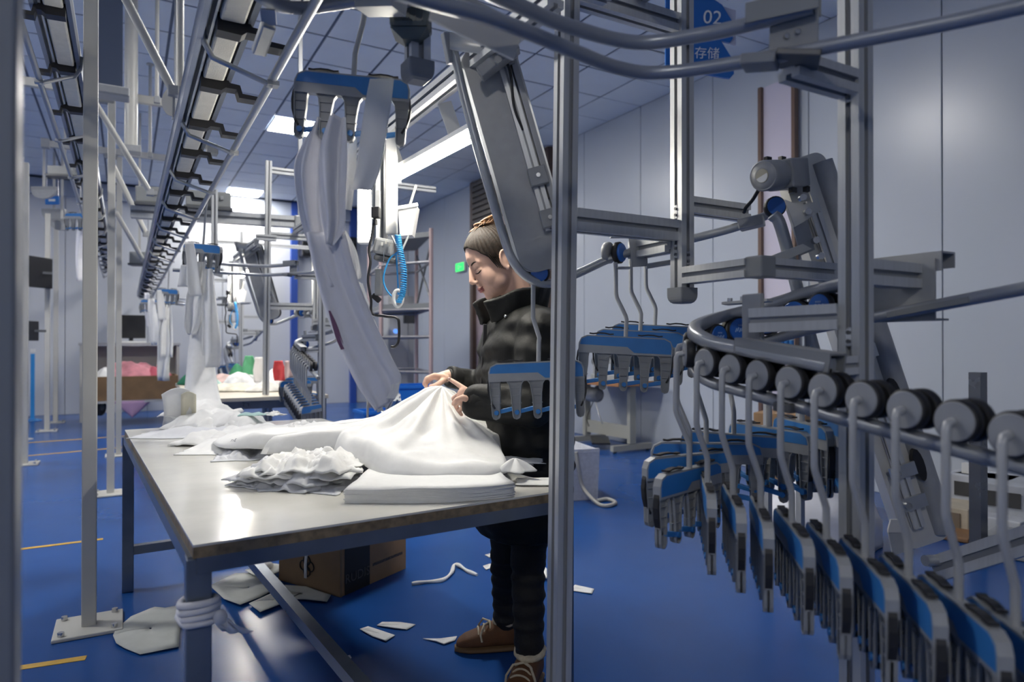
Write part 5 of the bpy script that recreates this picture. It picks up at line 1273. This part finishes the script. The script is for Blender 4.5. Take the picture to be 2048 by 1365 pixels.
# ring mark and taped strip on the left face
cc = C0+u*.52+Z*.105+nl_out*.003
for k in range(4):
    a0 = k*PI/2; c_ = cc+u.normalized()*(.026*math.cos(a0))+Z*(.026*math.sin(a0))
    MB().tube([c_+u.normalized()*(.022*math.cos(a))+Z*(.022*math.sin(a)) for a in [2*PI*j/16 for j in range(17)]], .0028, 5).build('ring_mark', mat('ring_ink', (.02, .02, .02), .6), t)
o = sheet([[C0+u*.52+Z*(z-.012)+nl_out*(.006)+u.normalized()*(w_*.009+.006*math.sin(z*18)) for w_ in (-1, 0, 1)] for z in (.06, .12, .18, .24, .32, .40)], .002).build('fabric_strip', FAB, None, C0+u*.52+Z*.4+nl_out*.01)
tag(o, 'narrow white fabric strip hanging down the face of the carton', 'fabric strip')
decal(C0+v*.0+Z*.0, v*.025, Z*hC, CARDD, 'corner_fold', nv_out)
# plates of scrap: outlines traced on the floor, each a thin wavy piece
def scrap(pts, lab, h=.008, m=FAB, z=0.002, nm='fabric_scrap', th=.0025, cat='fabric scrap', seed=1):
    P = [fl(*p) for p in pts]; c0 = sum(P, V())/len(P)
    g = []; K = 5
    for i in range(K+1):
        row = []
        for p in P+[P[0]]:
            q = c0.lerp(p, .04+.96*i/K); q.z = z+h*(.5+.5*nz((q.x*14, q.y*14), 1, seed)); row.append(q)
        g.append(row)
    o = sheet(g, th).build(nm, m, None, c0); return tag(o, lab, cat, 'fabric scraps on the floor')
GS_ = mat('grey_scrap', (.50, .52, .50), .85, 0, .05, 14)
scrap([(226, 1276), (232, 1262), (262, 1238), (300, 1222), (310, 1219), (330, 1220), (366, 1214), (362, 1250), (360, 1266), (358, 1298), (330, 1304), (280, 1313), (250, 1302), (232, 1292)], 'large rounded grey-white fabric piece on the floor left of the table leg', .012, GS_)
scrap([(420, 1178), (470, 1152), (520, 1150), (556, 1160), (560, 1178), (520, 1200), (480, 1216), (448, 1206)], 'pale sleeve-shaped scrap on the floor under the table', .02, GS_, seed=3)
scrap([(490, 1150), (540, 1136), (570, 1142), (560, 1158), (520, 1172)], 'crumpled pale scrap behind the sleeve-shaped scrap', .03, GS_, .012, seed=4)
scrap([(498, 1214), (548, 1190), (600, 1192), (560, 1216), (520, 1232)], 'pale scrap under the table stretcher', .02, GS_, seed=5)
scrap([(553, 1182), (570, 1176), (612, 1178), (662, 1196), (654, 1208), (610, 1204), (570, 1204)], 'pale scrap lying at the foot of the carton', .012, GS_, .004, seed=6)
b = MB(); q = fl(534, 1147); b.ell(q+V((0, 0, .035)), (.03, .03, .025)); tag(b.build('thread_ball', FAB, None, q+V((0, 0, .01))), 'small white ball of thread by the carton', 'thread')
q.z = 0
scrap([(720, 1262), (736, 1256), (760, 1264), (790, 1274), (772, 1286), (745, 1276)], 'white rectangular scrap on the blue floor, left of a pair', .006, seed=7)
scrap([(754, 1254), (764, 1247), (800, 1248), (831, 1252), (814, 1262), (790, 1260)], 'white rectangular scrap on the blue floor, right of a pair', .006, seed=8)
scrap([(846, 1280), (880, 1281), (914, 1276), (910, 1284), (888, 1292), (872, 1286)], 'thin white scrap near the brown shoe', .005, seed=9)
scrap([(687, 1316), (700, 1314), (703, 1319), (692, 1326)], 'tiny white scrap under the table', .004, seed=10)
scrap([(660, 1318), (667, 1318), (668, 1327), (662, 1325)], 'tiniest white scrap under the table', .003, seed=11)
scrap([(698, 1358), (716, 1356), (727, 1364), (705, 1368)], 'white scrap at the bottom edge of the picture', .004, seed=12)
scrap([(966, 1134), (980, 1130), (990, 1134), (972, 1142)], 'white scrap on the floor behind the woman, upper', .004, seed=13)
scrap([(970, 1112), (986, 1108), (992, 1113), (978, 1117)], 'small white scrap on the floor behind the woman', .004, seed=14)
scrap([(1146, 1176), (1150, 1172), (1188, 1180), (1184, 1190), (1146, 1184)], 'white scrap on the floor right of the near post', .004, seed=15)
scrap([(1081, 1152), (1088, 1140), (1094, 1146), (1094, 1164), (1082, 1162)], 'white scrap peeking out beside the near post', .03, seed=16)
P = spline([fl(824, 1171)+V((0, 0, .006)), fl(850, 1168)+V((0, 0, .008)), fl(885, 1164)+V((0, 0, .008)), fl(903, 1150)+V((0, 0, .01)), fl(908, 1136)+V((0, 0, .012)), fl(918, 1136)+V((0, 0, .012)), fl(935, 1146)+V((0, 0, .008)), fl(954, 1153)+V((0, 0, .006))], 6)
tag(MB().tube(P, [.009+.002*math.sin(i*.7) for i in range(len(P))], 8).build('twisted_strip', FAB, None, P[0]-V((0, 0, .006))), 'twisted white fabric strip lying on the floor behind the table', 'fabric strip')
# white crate with rope behind the near post
WB = mat('white_woven_bin', (.62, .64, .70), .55, 0, .08, 40, .3, 200)
q = fl(1160, 1003); rx = RT*.5+FW*.0
t = thing('white_tote', 'white woven storage tote with rope on the floor behind the near post', 'tote', q)
def frus(b, c0, ex, ey, h, k=1.06):
    lo = [c0+ex*a*.5+ey*e*.5 for a, e in ((-1, -1), (1, -1), (1, 1), (-1, 1))]; hi = [c0+ex*a*.5*k+ey*e*.5*k+V((0, 0, h)) for a, e in ((-1, -1), (1, -1), (1, 1), (-1, 1))]
    hi2 = [c0+ex*a*.5*k*.93+ey*e*.5*k*.93+V((0, 0, h)) for a, e in ((-1, -1), (1, -1), (1, 1), (-1, 1))]; lo2 = [c0+ex*a*.5*.93+ey*e*.5*.93+V((0, 0, .02)) for a, e in ((-1, -1), (1, -1), (1, 1), (-1, 1))]
    b.add(lo+hi+hi2+lo2, [[3, 2, 1, 0]]+[[i, (i+1) % 4, 4+(i+1) % 4, 4+i] for i in range(4)]+[[4+i, 4+(i+1) % 4, 8+(i+1) % 4, 8+i] for i in range(4)]+[[8+i, 8+(i+1) % 4, 12+(i+1) % 4, 12+i] for i in range(4)]+[[12, 13, 14, 15]]); return b
ex = (RT*.95+FW*.3).normalized()*.32; ey = (FW*.95-RT*.3).normalized(); ey.z = 0; ey *= .5; ex.z = 0
frus(MB(), q-ex*.02+ey*.55, ex, ey, .37).build('shell', WB, t)
MB().bar(q-ex*.5+ey*.55-ey*.52+V((0, 0, .365)), q+ex*.5+ey*.03+V((0, 0, .365)), .02, .03).build('rim', WB, t)
ROPE = mat('grey_rope', (.42, .41, .38), .8)
P = spline([q-ex*.1+ey*0+V((0, 0, .36)), q-ex*.05-ey*.02+V((0, 0, .25)), q+ex*.05-ey*.04+V((0, 0, .10)), fl(1195, 1012)+V((0, 0, .016)), fl(1215, 1016)+V((0, 0, .014)), fl(1231, 1010)+V((0, 0, .014)), fl(1215, 1003)+V((0, 0, .014)), fl(1194, 1006)+V((0, 0, .014))], 7)
tag(MB().tube(P, .014, 8).build('rope', ROPE, None, P[0]), 'thick pale rope looping from the white tote onto the floor', 'rope')
# blue base behind, beyond post
c = fl(1162, 862); t = thing('blue_pallet', 'low blue plastic box on the floor beyond the near post', 'box', c); MB().box(c+V((0, 0, .09)), (.35, .35, .18), None, .02).build('shell', BLUEP, t); MB().box(c+V((.3, .1, .04)), (.2, .2, .06), None, .01).build('lid', LGREYP, t)
# white wrapped bundle and brown card behind the hangers
q = fl(1640, 1085); t = thing('white_bundle', 'white plastic-wrapped bundle on the floor behind the hangers', 'bundle', q)
g = []
for i in range(16):
    row = []
    for j in range(29):
        a = 2*PI*j/28; u_ = i/15; rr = .30*(math.sin(PI*min(u_*.62+.02, .55)) if u_ < .9 else math.sin(PI*.55))*(1+.10*nz((math.cos(a)*2, math.sin(a)*2, u_*5), 1, 3)); p = q+V((rr*math.cos(a)*1.15, rr*math.sin(a), .52*(1-u_)+.03*nz((math.cos(a)*4, u_*6, 1), 1, 4)*(1 if u_ < .95 else 0)+.003))
        row.append(p)
    g.append(row)
sheet(g, .004).build('wrap', mat('white_poly_wrap', (.66, .67, .72), .4, 0, .05, 8, .5, 25), t)
q2 = fl(1660, 1075)+V((0, 0, .0)); t = thing('brown_carton', 'brown cardboard carton half hidden behind the right post', 'carton', q2+FW*.4)
MB().box(q2+FW*.65+V((0, 0, .34)), (.34, .34, .68), Matrix.Rotation(.4, 3, 'Z'), .004).build('box', CARD, t); MB().box(q2+FW*.65+V((0, 0, .681)), (.345, .06, .003), Matrix.Rotation(.4, 3, 'Z')).build('tape', mat('packing_tape', (.4, .28, .13), .3), t)
# right wall clutter
def clut(px, py, w_, dp, h_, col, lab, nm='storage_box', cat='box', rz=0, extra=None):
    q = fl(px, py); t = thing(nm, lab, cat, q, 'clutter along the right wall')
    MB().box(q+V((0, 0, h_/2+.001)), (w_, dp, h_), Matrix.Rotation(rz, 3, 'Z'), .008).build('body', mat(nm+'_%d' % px, col, .6, 0, .1, 9), t)
    Rr = Matrix.Rotation(rz, 3, 'Z')
    if extra:
        for (x, y, z, sx, sy, sz, c2) in extra: MB().box(q+Rr @ V((x*w_, y*dp, z*h_)), (sx*w_, sy*dp, sz*h_), Rr).build('front_detail', mat('detail_%.2f_%.2f' % (c2[0], c2[1]), c2, .6), t)
    return t
clut(1898, 1052, .30, .30, .15, (.50, .44, .34), 'cream drawer unit on the floor at the right wall, lower one', 'drawer_box', 'drawer unit', .2, [(-.51, 0, .5, .02, .7, .6, (.2, .16, .12)), (-.52, .2, .5, .02, .15, .3, (.03, .03, .03))])
t2 = clut(1902, 1020, .30, .30, .15, (.52, .46, .36), 'cream drawer unit on the floor at the right wall, upper one', 'drawer_box', 'drawer unit', .25, [(-.51, 0, .5, .02, .7, .6, (.2, .16, .12)), (-.52, .2, .5, .02, .15, .3, (.03, .03, .03))])
clut(1872, 1064, .36, .40, .03, (.24, .13, .06), 'flat brown board on the floor by the drawer units', 'brown_board', 'board', .3)
clut(1935, 1038, .12, .12, .30, (.6, .42, .05), 'yellow spray bottle shape between the drawer units', 'yellow_bottle', 'bottle', 0, [(0, 0, 1.1, .4, .4, .25, (.7, .7, .68))])
clut(1990, 1062, .40, .40, .12, (.46, .48, .52), 'folded grey-white bundle on the floor at right, lowest layer', 'folded_bundle', 'bundle', .1)
clut(2030, 1058, .40, .36, .30, (.40, .42, .46), 'grey-white bag on the floor at the right edge', 'grey_bag', 'bag', .3, [(-.51, .1, .7, .02, .5, .3, (.05, .05, .05))])
clut(1970, 1040, .30, .36, .30, (.52, .54, .58), 'white bag with dark pocket at the right wall', 'white_bag', 'bag', .15, [(-.51, .1, .7, .02, .5, .3, (.05, .05, .05))])
clut(2040, 1108, .34, .30, .10, (.30, .31, .32), 'low grey tray on the floor at the right edge', 'grey_tray', 'tray', .2)
# bare steel stand
q = fl(1957, 1112); t = thing('steel_column', 'dark square steel column standing on the floor at right', 'column', q)
MB().bar(q+V((0, 0, .012)), q+V((0, 0, 1.0)), .07, .06, up=(0, 1, 0)).build('tube', mat('dark_steel', (.13, .14, .16), .25, .6, .1, 6), t)
MB().box(q+V((0, 0, .006)), (.13, .13, .012)).build('base_plate', mat('dark_steel', ()), t)
# water bottles seen through the frame
for k in range(3):
    p = at(1562+9*k, 704, 3.3); t = thing('water_bottle', ['left', 'middle', 'right'][k]+' one of three clear blue-labelled water bottles behind the loop', 'bottle', p, 'water bottles behind the loop')
    MB().lathe(p, (0, 0, 1), [(0, .016), (.004, .018), (.07, .018), (.085, .009), (.095, .009)], 12).build('body', mat('clear_pet', (.45, .55, .62), .1), t)
    MB().lathe(p+V((0, 0, .025)), (0, 0, 1), [(0, .0185), (.03, .0185)], 12).build('sleeve', BLUEP, t); MB().lathe(p+V((0, 0, .093)), (0, 0, 1), [(0, .010), (.012, .010)], 10).build('cap', WHITE, t)
p0 = at(1535, 710, 3.4); p1 = at(1600, 710, 3.4); t = thing('bottle_shelf', 'small grey shelf carrying water bottles behind the loop', 'shelf', (p0+p1)/2-V((0, 0, .05)))
MB().bar(p0-V((0, 0, .012)), p1-V((0, 0, .012)), .16, .012).build('board', LGREYP, t)
for p in (p0, p1): MB().bar(V((p.x, p.y, 0.0)), p-V((0, 0, .02)), .03, .03, up=(0, 1, 0)).build('leg', LGREYP, t)
# ------------------------------------------------------------------ the woman at the table
SKIN = mat('skin', (.72, .46, .35), .62, 0, .04, 30, trans=.08); LIPM = mat('lips', (.42, .14, .13), .4)
HAIRM = mat('dark_hair', (.018, .012, .008), .6, 0, .5, 60, .5, 140, stretch=(1, 6, 1), spec=.25); HAIRB = mat('brown_hair', (.16, .075, .03), .45, 0, .5, 80, .5, 140)
COATM = mat('black_padded_coat', (.011, .0115, .011), .62, 0, .2, 9, .5, 40, spec=.3); TROUM = mat('black_trousers', (.006, .006, .007), .75, 0, .2, 30, .4, 120)
SUEDE = mat('brown_suede', (.11, .045, .017), .75, 0, .15, 25, .2, 200); FLEECE = mat('cream_fleece', (.55, .48, .36), .95, 0, .1, 60, .8, 160); SOLE = mat('tan_sole', (.13, .075, .035), .7)
ff = RT*-.95+FW*-.30; ff.z = 0; ff.normalize(); ll = V((-ff.y, ff.x, 0))           # facing, her left
per = thing('person', 'woman in a black padded coat lifting white cloth at the table', 'person', fl(1020, 1330))
# head frame
Hc = at(993, 528, 2.40); pt = math.radians(30)
hx = ff*math.cos(pt)-UPV*math.sin(pt); hz = UPV*math.cos(pt)+ff*math.sin(pt); hy = hz.cross(hx)
HR = Matrix((hx, hy, hz)).transposed()
def hd(x, y, z): return Hc+hx*x+hy*y+hz*z
b = MB()
def E(c, r, rot=None): b.ell(hd(*c), r, HR if rot is None else HR @ rot, 20, 14)
E((-.005, 0, .045), (.096, .073, .087)); E((.018, 0, -.010), (.075, .064, .088)); E((.030, 0, -.052), (.060, .055, .052)); E((.052, 0, -.070), (.040, .036, .032)); E((.074, 0, -.084), (.020, .024, .018))
for s in (-1, 1):
    E((.049, s*.033, -.022), (.036, .031, .044)); E((.030, s*.046, -.045), (.034, .018, .034)); E((.066, s*.026, .038), (.013, .027, .018)); E((.0725, s*.0305, .013), (.0125, .0165, .0095)); E((.0995, s*.0105, -.021), (.009, .0075, .0065))
    E((-.008, s*.0775, .002), (.019, .006, .031), Matrix.Rotation(-.2, 3, 'Y')); 
    lp = [hd(-.010+.017*math.cos(a)-.004*math.sin(a), s*(.0835+.004*math.sin(a*.5)), .004+.030*math.sin(a)) for a in [-1.9+3.9*j/14 for j in range(15)]]
    b.tube(lp, .0045, 8); b.ell(hd(-.004, s*.079, -.028), .0075)
b.cap(hd(.090, 0, .030), hd(.110, 0, -.012), .0075, .0105); b.ell(hd(.1085, 0, -.016), (.0105, .0105, .009), HR)
E((.0975, 0, -.0455), (.009, .019, .0055)); E((.0955, 0, -.0575), (.0095, .016, .0062)); E((.090, 0, -.033), (.010, .016, .012))
NK = at(1046, 628, 2.43)
b.cap(hd(-.032, 0, -.045), NK-ff*.01, .048, .056); b.cap(hd(-.01, 0, -.06), NK+ff*.0, .040, .05)
# inner body (under the clothes) keeps the figure one surface
TORS = [(1042, 905, .10), (1046, 800, .095), (1046, 700, .105), (1048, 655, .09)]
tp = [at(px, py, 2.43) for px, py, _ in TORS]
for i in range(3): b.cap(tp[i], tp[i+1], TORS[i][2], TORS[i+1][2])
b.cap(tp[-1], NK, .07, .055)
SHn, ELn, WRn = at(1082, 668, 2.27), at(1064, 812, 2.18), at(945, 803, 2.21)
SHf, ELf, WRf = at(1018, 668, 2.60), at(988, 775, 2.60), at(897, 753, 2.49)
for S_, E_, W_ in ((SHn, ELn, WRn), (SHf, ELf, WRf)):
    b.cap(tp[-1], S_, .06, .05); b.cap(S_, E_, .042, .036); b.cap(E_, W_, .034, .025)
HPf, KNf, ANf = at(1018, 930, 2.50), at(1013, 1100, 2.50), at(1012, 1248, 2.585)
HPn, KNn, ANn = at(1068, 930, 2.36), at(1056, 1120, 2.33), at(1058, 1312, 2.30)
for h_, k_, a_ in ((HPf, KNf, ANf), (HPn, KNn, ANn)):
    b.cap(tp[0], h_, .08, .06); b.cap(h_, k_, .058, .040); b.cap(k_, a_, .038, .030)
# hands
def chain(pts, r0, r1):
    P = [at(*p) for p in pts]
    for i in range(len(P)-1): b.cap(P[i], P[i+1], lerp(r0, r1, i/(len(P)-1)), lerp(r0, r1, (i+1)/(len(P)-1)), 10)
for k, dz in enumerate((0, .022, .043, .062)):                       # far hand: back of the hand over the gathered cloth
    dd_ = 2.425+dz; e = (0, 1, 0, -4)[k]
    chain([(886, 754+k, dd_+.01), (869, 751+k, dd_), (854-e, 757+k, dd_-.004), (849-e*.5, 767+k, dd_-.004), (853, 775, dd_)], .0105, .0068)
chain([(893, 757, 2.45), (882, 765, 2.41), (870, 772, 2.40), (861, 773, 2.40)], .012, .0075)
b.ell(at(880, 754, 2.455), (.028, .034, .015), basis(ff)); b.cap(WRf, at(886, 754, 2.46), .024, .02)
chain([(934, 782, 2.205), (924, 775, 2.21), (911, 766, 2.22), (898, 758, 2.235)], .0105, .0066)      # near hand: index stretched along the cloth
chain([(934, 792, 2.21), (918, 790, 2.22), (907, 797, 2.24), (910, 808, 2.25)], .0100, .007)
chain([(936, 802, 2.21), (920, 803, 2.22), (911, 812, 2.24), (916, 821, 2.24)], .0095, .0068)
chain([(938, 811, 2.21), (925, 815, 2.22), (918, 823, 2.235), (923, 830, 2.235)], .0088, .0062)
chain([(938, 800, 2.18), (926, 796, 2.165), (914, 800, 2.165), (907, 808, 2.17)], .012, .0078)
b.ell(at(928, 795, 2.205), (.026, .017, .034), basis(ff)); b.cap(WRn, at(932, 797, 2.205), .025, .022)
body = remesh(b, .0031, 4, .5)
lc = hd(.103, 0, -.0515)
for i, f in enumerate(body.f):
    c = sum((body.v[j] for j in f), V())/len(f); q = c-Hc; x, y, z = q.dot(hx), q.dot(hy), q.dot(hz)
    if x > .088 and abs(y) < .021 and abs(z+.0515) < .0115-.25*abs(y) : body.mi[i] = 1
body.build('body', [SKIN, LIPM], per)
# brows, lashes, mouth line: laid on the surface of the face
from mathutils.bvhtree import BVHTree
bvh = BVHTree.FromPolygons(body.v, body.f)
def face(y, z, off=.0006):
    hit = bvh.ray_cast(hd(.2, y, z), -hx); return (hit[0] if hit[0] is not None else hd(.09, y, z))+hx*off
for s in (-1, 1):
    MB().tube([face(s*(.013+.032*t), .036+.007*math.sin(PI*t*.75)) for t in (0, .2, .4, .6, .8, 1)], [.0012, .0028, .003, .0026, .002, .0008], 6).build('eyebrow', HAIRM, per)
    MB().tube([face(s*(.0305+.0155*t), .0075-.004*(1-t*t)+.0015*t) for t in (-1, -.6, -.2, .2, .6, 1)], [.0008, .0015, .0018, .002, .002, .001], 6).build('eyelash', HAIRM, per)
    MB().tube([face(s*(.0305+.014*t), .0185-.0015*t*t) for t in (-1, -.4, .2, .8)], .0007, 5).build('eyelid_crease', mat('lid_crease', (.35, .19, .14), .6), per)
    MB().ell(face(s*.0085, -.0265, -.001), (.0028, .0024, .0018)).build('nostril', mat('nostril', (.10, .04, .03), .7), per)
MB().tube([face(.016*t, -.0512-.001*abs(t)) for t in (-1, -.6, -.2, .2, .6, 1)], [.0005, .001, .0012, .0012, .001, .0005], 6).build('mouth_line', mat('mouth_line', (.16, .04, .045), .5), per)
MB().ell(at(899, 757.5, 2.226), (.005, .003, .004)).build('fingernail', mat('nail', (.75, .5, .45), .3), per)
# hair: cap over the skull, fringe strands, bun on top
hb = MB(); rings = []
NV, NU = 22, 260
def hair_pt(th, ph, k=1.0):
    x = math.sin(th)*math.cos(ph); y = math.sin(th)*math.sin(ph); z = math.cos(th); st_ = 1+(.010*math.sin(47*ph+2.5*math.sin(3*ph))+.008*nz((ph*9, th*.6), 1, 4))*min(1, th*1.5)
    return hd(-.010+.101*k*st_*x, .0805*k*st_*y, .047+.0945*k*z)
def th_max(ph):
    a = abs((ph+PI) % (2*PI)-PI)                                      # 0 front .. pi back
    return interp([0, .35, .8, 1.15, 1.45, 1.75, 2.2, PI], [.98, 1.0, 1.28, 1.75, 1.95, 2.0, 2.28, 2.35], a)
g = [[hair_pt(th_max(2*PI*j/NU)*(.02+.98*i/NV), 2*PI*j/NU) for j in range(NU+1)] for i in range(NV+1)]
sheet(g, .006).build('hair', HAIRM, per)
bunb = MB(); rr = random.Random(3); bc = hd(-.045, .0, .136)
for k in range(60):
    a = rr.uniform(0, 2*PI); e = rr.uniform(.45, 1); r_ = .046*e; P = []; sp = rr.uniform(1.2, 2.6); zz = rr.uniform(-.014, .006)
    for j in range(7):
        t = j/6; an = a+t*sp; P.append(bc+hx*(r_*math.cos(an)*(1+.15*t))+hy*(r_*math.sin(an))+hz*(zz+.013*math.sin(PI*t)))
    bunb.tube(P, [.0042]*6+[.0012], 5)
bunb.ell(bc-hz*.006, (.042, .040, .018), HR); bo = bunb.build('hair_bun', HAIRB, per)
loose = MB()
for k in range(22):
    a = rr.uniform(-1.2, 2.6); p = bc+hx*(.036*math.cos(a))+hy*(.032*math.sin(a))+hz*.006; dr = (hx*math.cos(a)+hy*math.sin(a)*.6+hz*rr.uniform(.0, .5)); q_ = rr.uniform(.3, .6); loose.tube([p, p+dr*.025*q_, p+dr*.045*q_+hx*.006-UPV*.004, p+dr*.055*q_+hx*.01-UPV*.010], [.0022, .002, .0016, .0006], 5)
loose.build('loose_hair', HAIRB, per)
fr_ = MB()
for y0, y1, x1, z1 in ():
    fr_.tube([hd(.072, y0, .112), hd(.093, (y0+y1)/2, .085), hd(x1+.001, y1, z1+.02), hd(x1, y1*1.04, z1)], [.0014, .0014, .0011, .0005], 5)
for s in (-1, 1):
    for k in range(5): fr_.tube([hd(.035-.006*k, s*.074, .045), hd(.03-.006*k, s*.0755, .015), hd(.024-.005*k, s*.073, -.012-.004*k)], [.004, .003, .0008], 5)
fr_.build('hair_strands', HAIRM, per)
# coat
cb = MB(); rings = []
CO = [(1040, 1062, 2.43, .150, .200), (1040, 1030, 2.43, .158, .208), (1042, 960, 2.43, .165, .215), (1044, 880, 2.43, .165, .215), (1046, 800, 2.43, .155, .205), (1046, 730, 2.43, .158, .21), (1048, 680, 2.43, .150, .21), (1050, 645, 2.43, .125, .19), (1048, 618, 2.43, .095, .125)]
for px, py, d, rf, rl in CO:
    c = at(px, py, d); ring = []
    for j in range(40):
        a = 2*PI*j/40; ca, sa = math.cos(a), math.sin(a); e = .8
        ring.append(c+ff*rf*math.copysign(abs(ca)**e, ca)+ll*rl*math.copysign(abs(sa)**e, sa))
    rings.append(ring)
cb.loft(rings)
cb.cap(tp[-1]+ll*.05, SHn, .09, .092); cb.cap(tp[-1]-ll*.05, SHf, .09, .09)
cb.cap(SHn, SHn.lerp(ELn, .55), .092, .082); cb.cap(SHn.lerp(ELn, .5), ELn, .083, .074); cb.cap(ELn, WRn.lerp(ELn, .12), .072, .060)
cb.cap(SHf, SHf.lerp(ELf, .55), .088, .078); cb.cap(SHf.lerp(ELf, .5), ELf, .08, .068); cb.cap(ELf, WRf.lerp(ELf, .10), .064, .038)
coat = remesh(cb, .0075, 5, .5)
# padded wrinkles
for i, p in enumerate(coat.v):
    q = p-Hc
    n_ = .010*nz((p.x*9, p.y*9, p.z*13), 1, 5)+.006*nz((p.x*22, p.y*22, p.z*30), 1, 6)+.0045*math.sin(p.z*62+3*nz(p, 4, 2))
    ax_ = at(1046, 800, 2.43); r = V((p.x-ax_.x, p.y-ax_.y, 0)); r = r.normalized() if r.length > 1e-4 else ff
    coat.v[i] = p+r*n_
coat.build('coat', COATM, per)
# stand collar with open front flaps
nc = at(1046, 622, 2.43); colb = MB(); g0 = []
for i in range(7):
    v = i/6; row = []
    for j in range(41):
        a = lerp(-2.55, 2.55, j/40); w_ = abs(a)/2.55
        r = lerp(.090, .128, w_**2)+.012*v+.02*v*w_+.004*math.sin(9*a+4*v)
        p = nc-ff*(r*math.cos(a)*(1.0 if w_ < .6 else 1.12))+ll*(r*.86*math.sin(a))
        p = p+ff*.016; p.z = nc.z-.012+.108*v*(1-.30*w_**2)-.034*w_**2+.012*nz((a*2, v*2), 1, 4)
        row.append(p)
    g0.append(row)
colm = remesh(sheet(g0, .022), .006, 3, .5); colm.build('collar', COATM, per)
for k, (dx, dy, dz) in enumerate(((.112, .05, -.020), (.118, .035, -.045), (.10, .085, -.055))):
    p = nc+ff*dx+ll*(dy+.03)+V((0, 0, dz+.03)); MB().ell(p, (.006, .006, .006)).build('snap', ZINC, per)
MB().bar(nc+ff*.145+ll*.02-V((0, 0, .05)), at(958, 900, 2.40), .012, .012, up=ll).build('front_placket', RUBBER, per)
# cuffs
for W_, E_, r_ in ((WRn, ELn, .050), (WRf, ELf, .037)):
    ax_ = (W_-E_).normalized(); MB().lathe(W_-ax_*.012, ax_, [(-.03, r_*1.08), (0, r_*1.12), (.012, r_*1.02), (.012, r_*.7), (-.01, r_*.66)], 22).build('cuff', COATM, per)
# trousers with ruched folds
tb2 = MB()
def leg(h_, k_, a_, r0, r1, r2, ph):
    P = [h_.lerp(k_, i/10) for i in range(10)]+[k_.lerp(a_, i/16) for i in range(17)]; R_ = []
    for i in range(27):
        base = lerp(r0, r1, i/10) if i < 10 else lerp(r1, r2, (i-10)/16)
        R_.append(base+(.004*math.sin(i*2.4+ph) if i > 9 else .0015*math.sin(i*2)))
    Q = spline(P, 3); RR = [interp(list(range(27)), R_, i/3) for i in range(len(Q))]
    tb2.tube(Q, RR, 20); tb2.ell(P[0], r0, None, 16, 10)
leg(HPf, KNf, ANf, .088, .060, .047, 0); leg(HPn, KNn, ANn, .088, .060, .048, 1.3)
tb2.ell((HPf+HPn)/2, (.12, .13, .12))
tr = remesh(tb2, .006, 2, .5)
for i, p in enumerate(tr.v): tr.v[i] = p+V((nz((p.z*60, p.x*10, 0), 1, 1)*.003, nz((p.z*60, p.y*10, 5), 1, 2)*.003, 0))
tr.build('trousers', TROUM, per)
# shoes
def shoe(an, dr, lab):
    dr = V(dr); dr.z = 0; dr.normalize(); sd_ = V((-dr.y, dr.x, 0)); an = V((an.x, an.y, 0))
    def ringp(x, wd, z0, z1, n=20):
        P = []
        for j in range(n):
            a = 2*PI*j/n; ca, sa = math.cos(a), math.sin(a)
            P.append(an+dr*x+sd_*wd*math.copysign(abs(ca)**.75, ca)+V((0, 0, (z0+z1)/2+(z1-z0)/2*math.copysign(abs(sa)**.75, sa))))
        return P
    b = MB(); b.loft([ringp(x, w_, .018, z) for x, w_, z in ((-.072, .020, .060), (-.066, .034, .092), (-.04, .042, .112), (0, .044, .118), (.04, .044, .108), (.08, .046, .088), (.12, .046, .072), (.155, .040, .060), (.178, .027, .046), (.188, .012, .034))])
    o = remesh(b, .005, 2).build('shoe', SUEDE, per)
    b = MB(); b.loft([ringp(x, w_, 0.001, z) for x, w_, z in ((-.078, .022, .020), (-.068, .038, .024), (0, .046, .024), (.08, .050, .024), (.14, .048, .024), (.178, .032, .024), (.194, .014, .022))]); b.build('sole', SOLE, o)
    b = MB(); rr = random.Random(1)
    for j in range(30):
        a = 2*PI*j/30; p = an+dr*(-.012+.052*math.cos(a))+sd_*(.043*math.sin(a))+V((0, 0, .112+.014*math.cos(a)*-.3)); b.ell(p, rr.uniform(.012, .016), None, 8, 6)
    remesh(b, .005, 1).build('fleece_collar', FLEECE, o)
    for k in range(3):
        x = .062+.022*k; MB().tube([an+dr*x+sd_*(.036*math.cos(a))+V((0, 0, .058+(.048-.011*k)*math.sin(a))) for a in [.45+2.2*j/8 for j in range(9)]], .0035, 6).build('lace', FLEECE, o)
    for s in (-1, 1): MB().tube([an+dr*.06+V((0, 0, .105)), an+dr*.085+sd_*s*.03+V((0, 0, .105)), an+dr*.10+sd_*s*.048+V((0, 0, .075)), an+dr*.095+sd_*s*.052+V((0, 0, .05))], .004, 6).build('lace_end', FLEECE, o)
shoe(ANf, RT*-1+FW*-.12, ''); shoe(ANn, RT*-.30+FW*-.95, '')
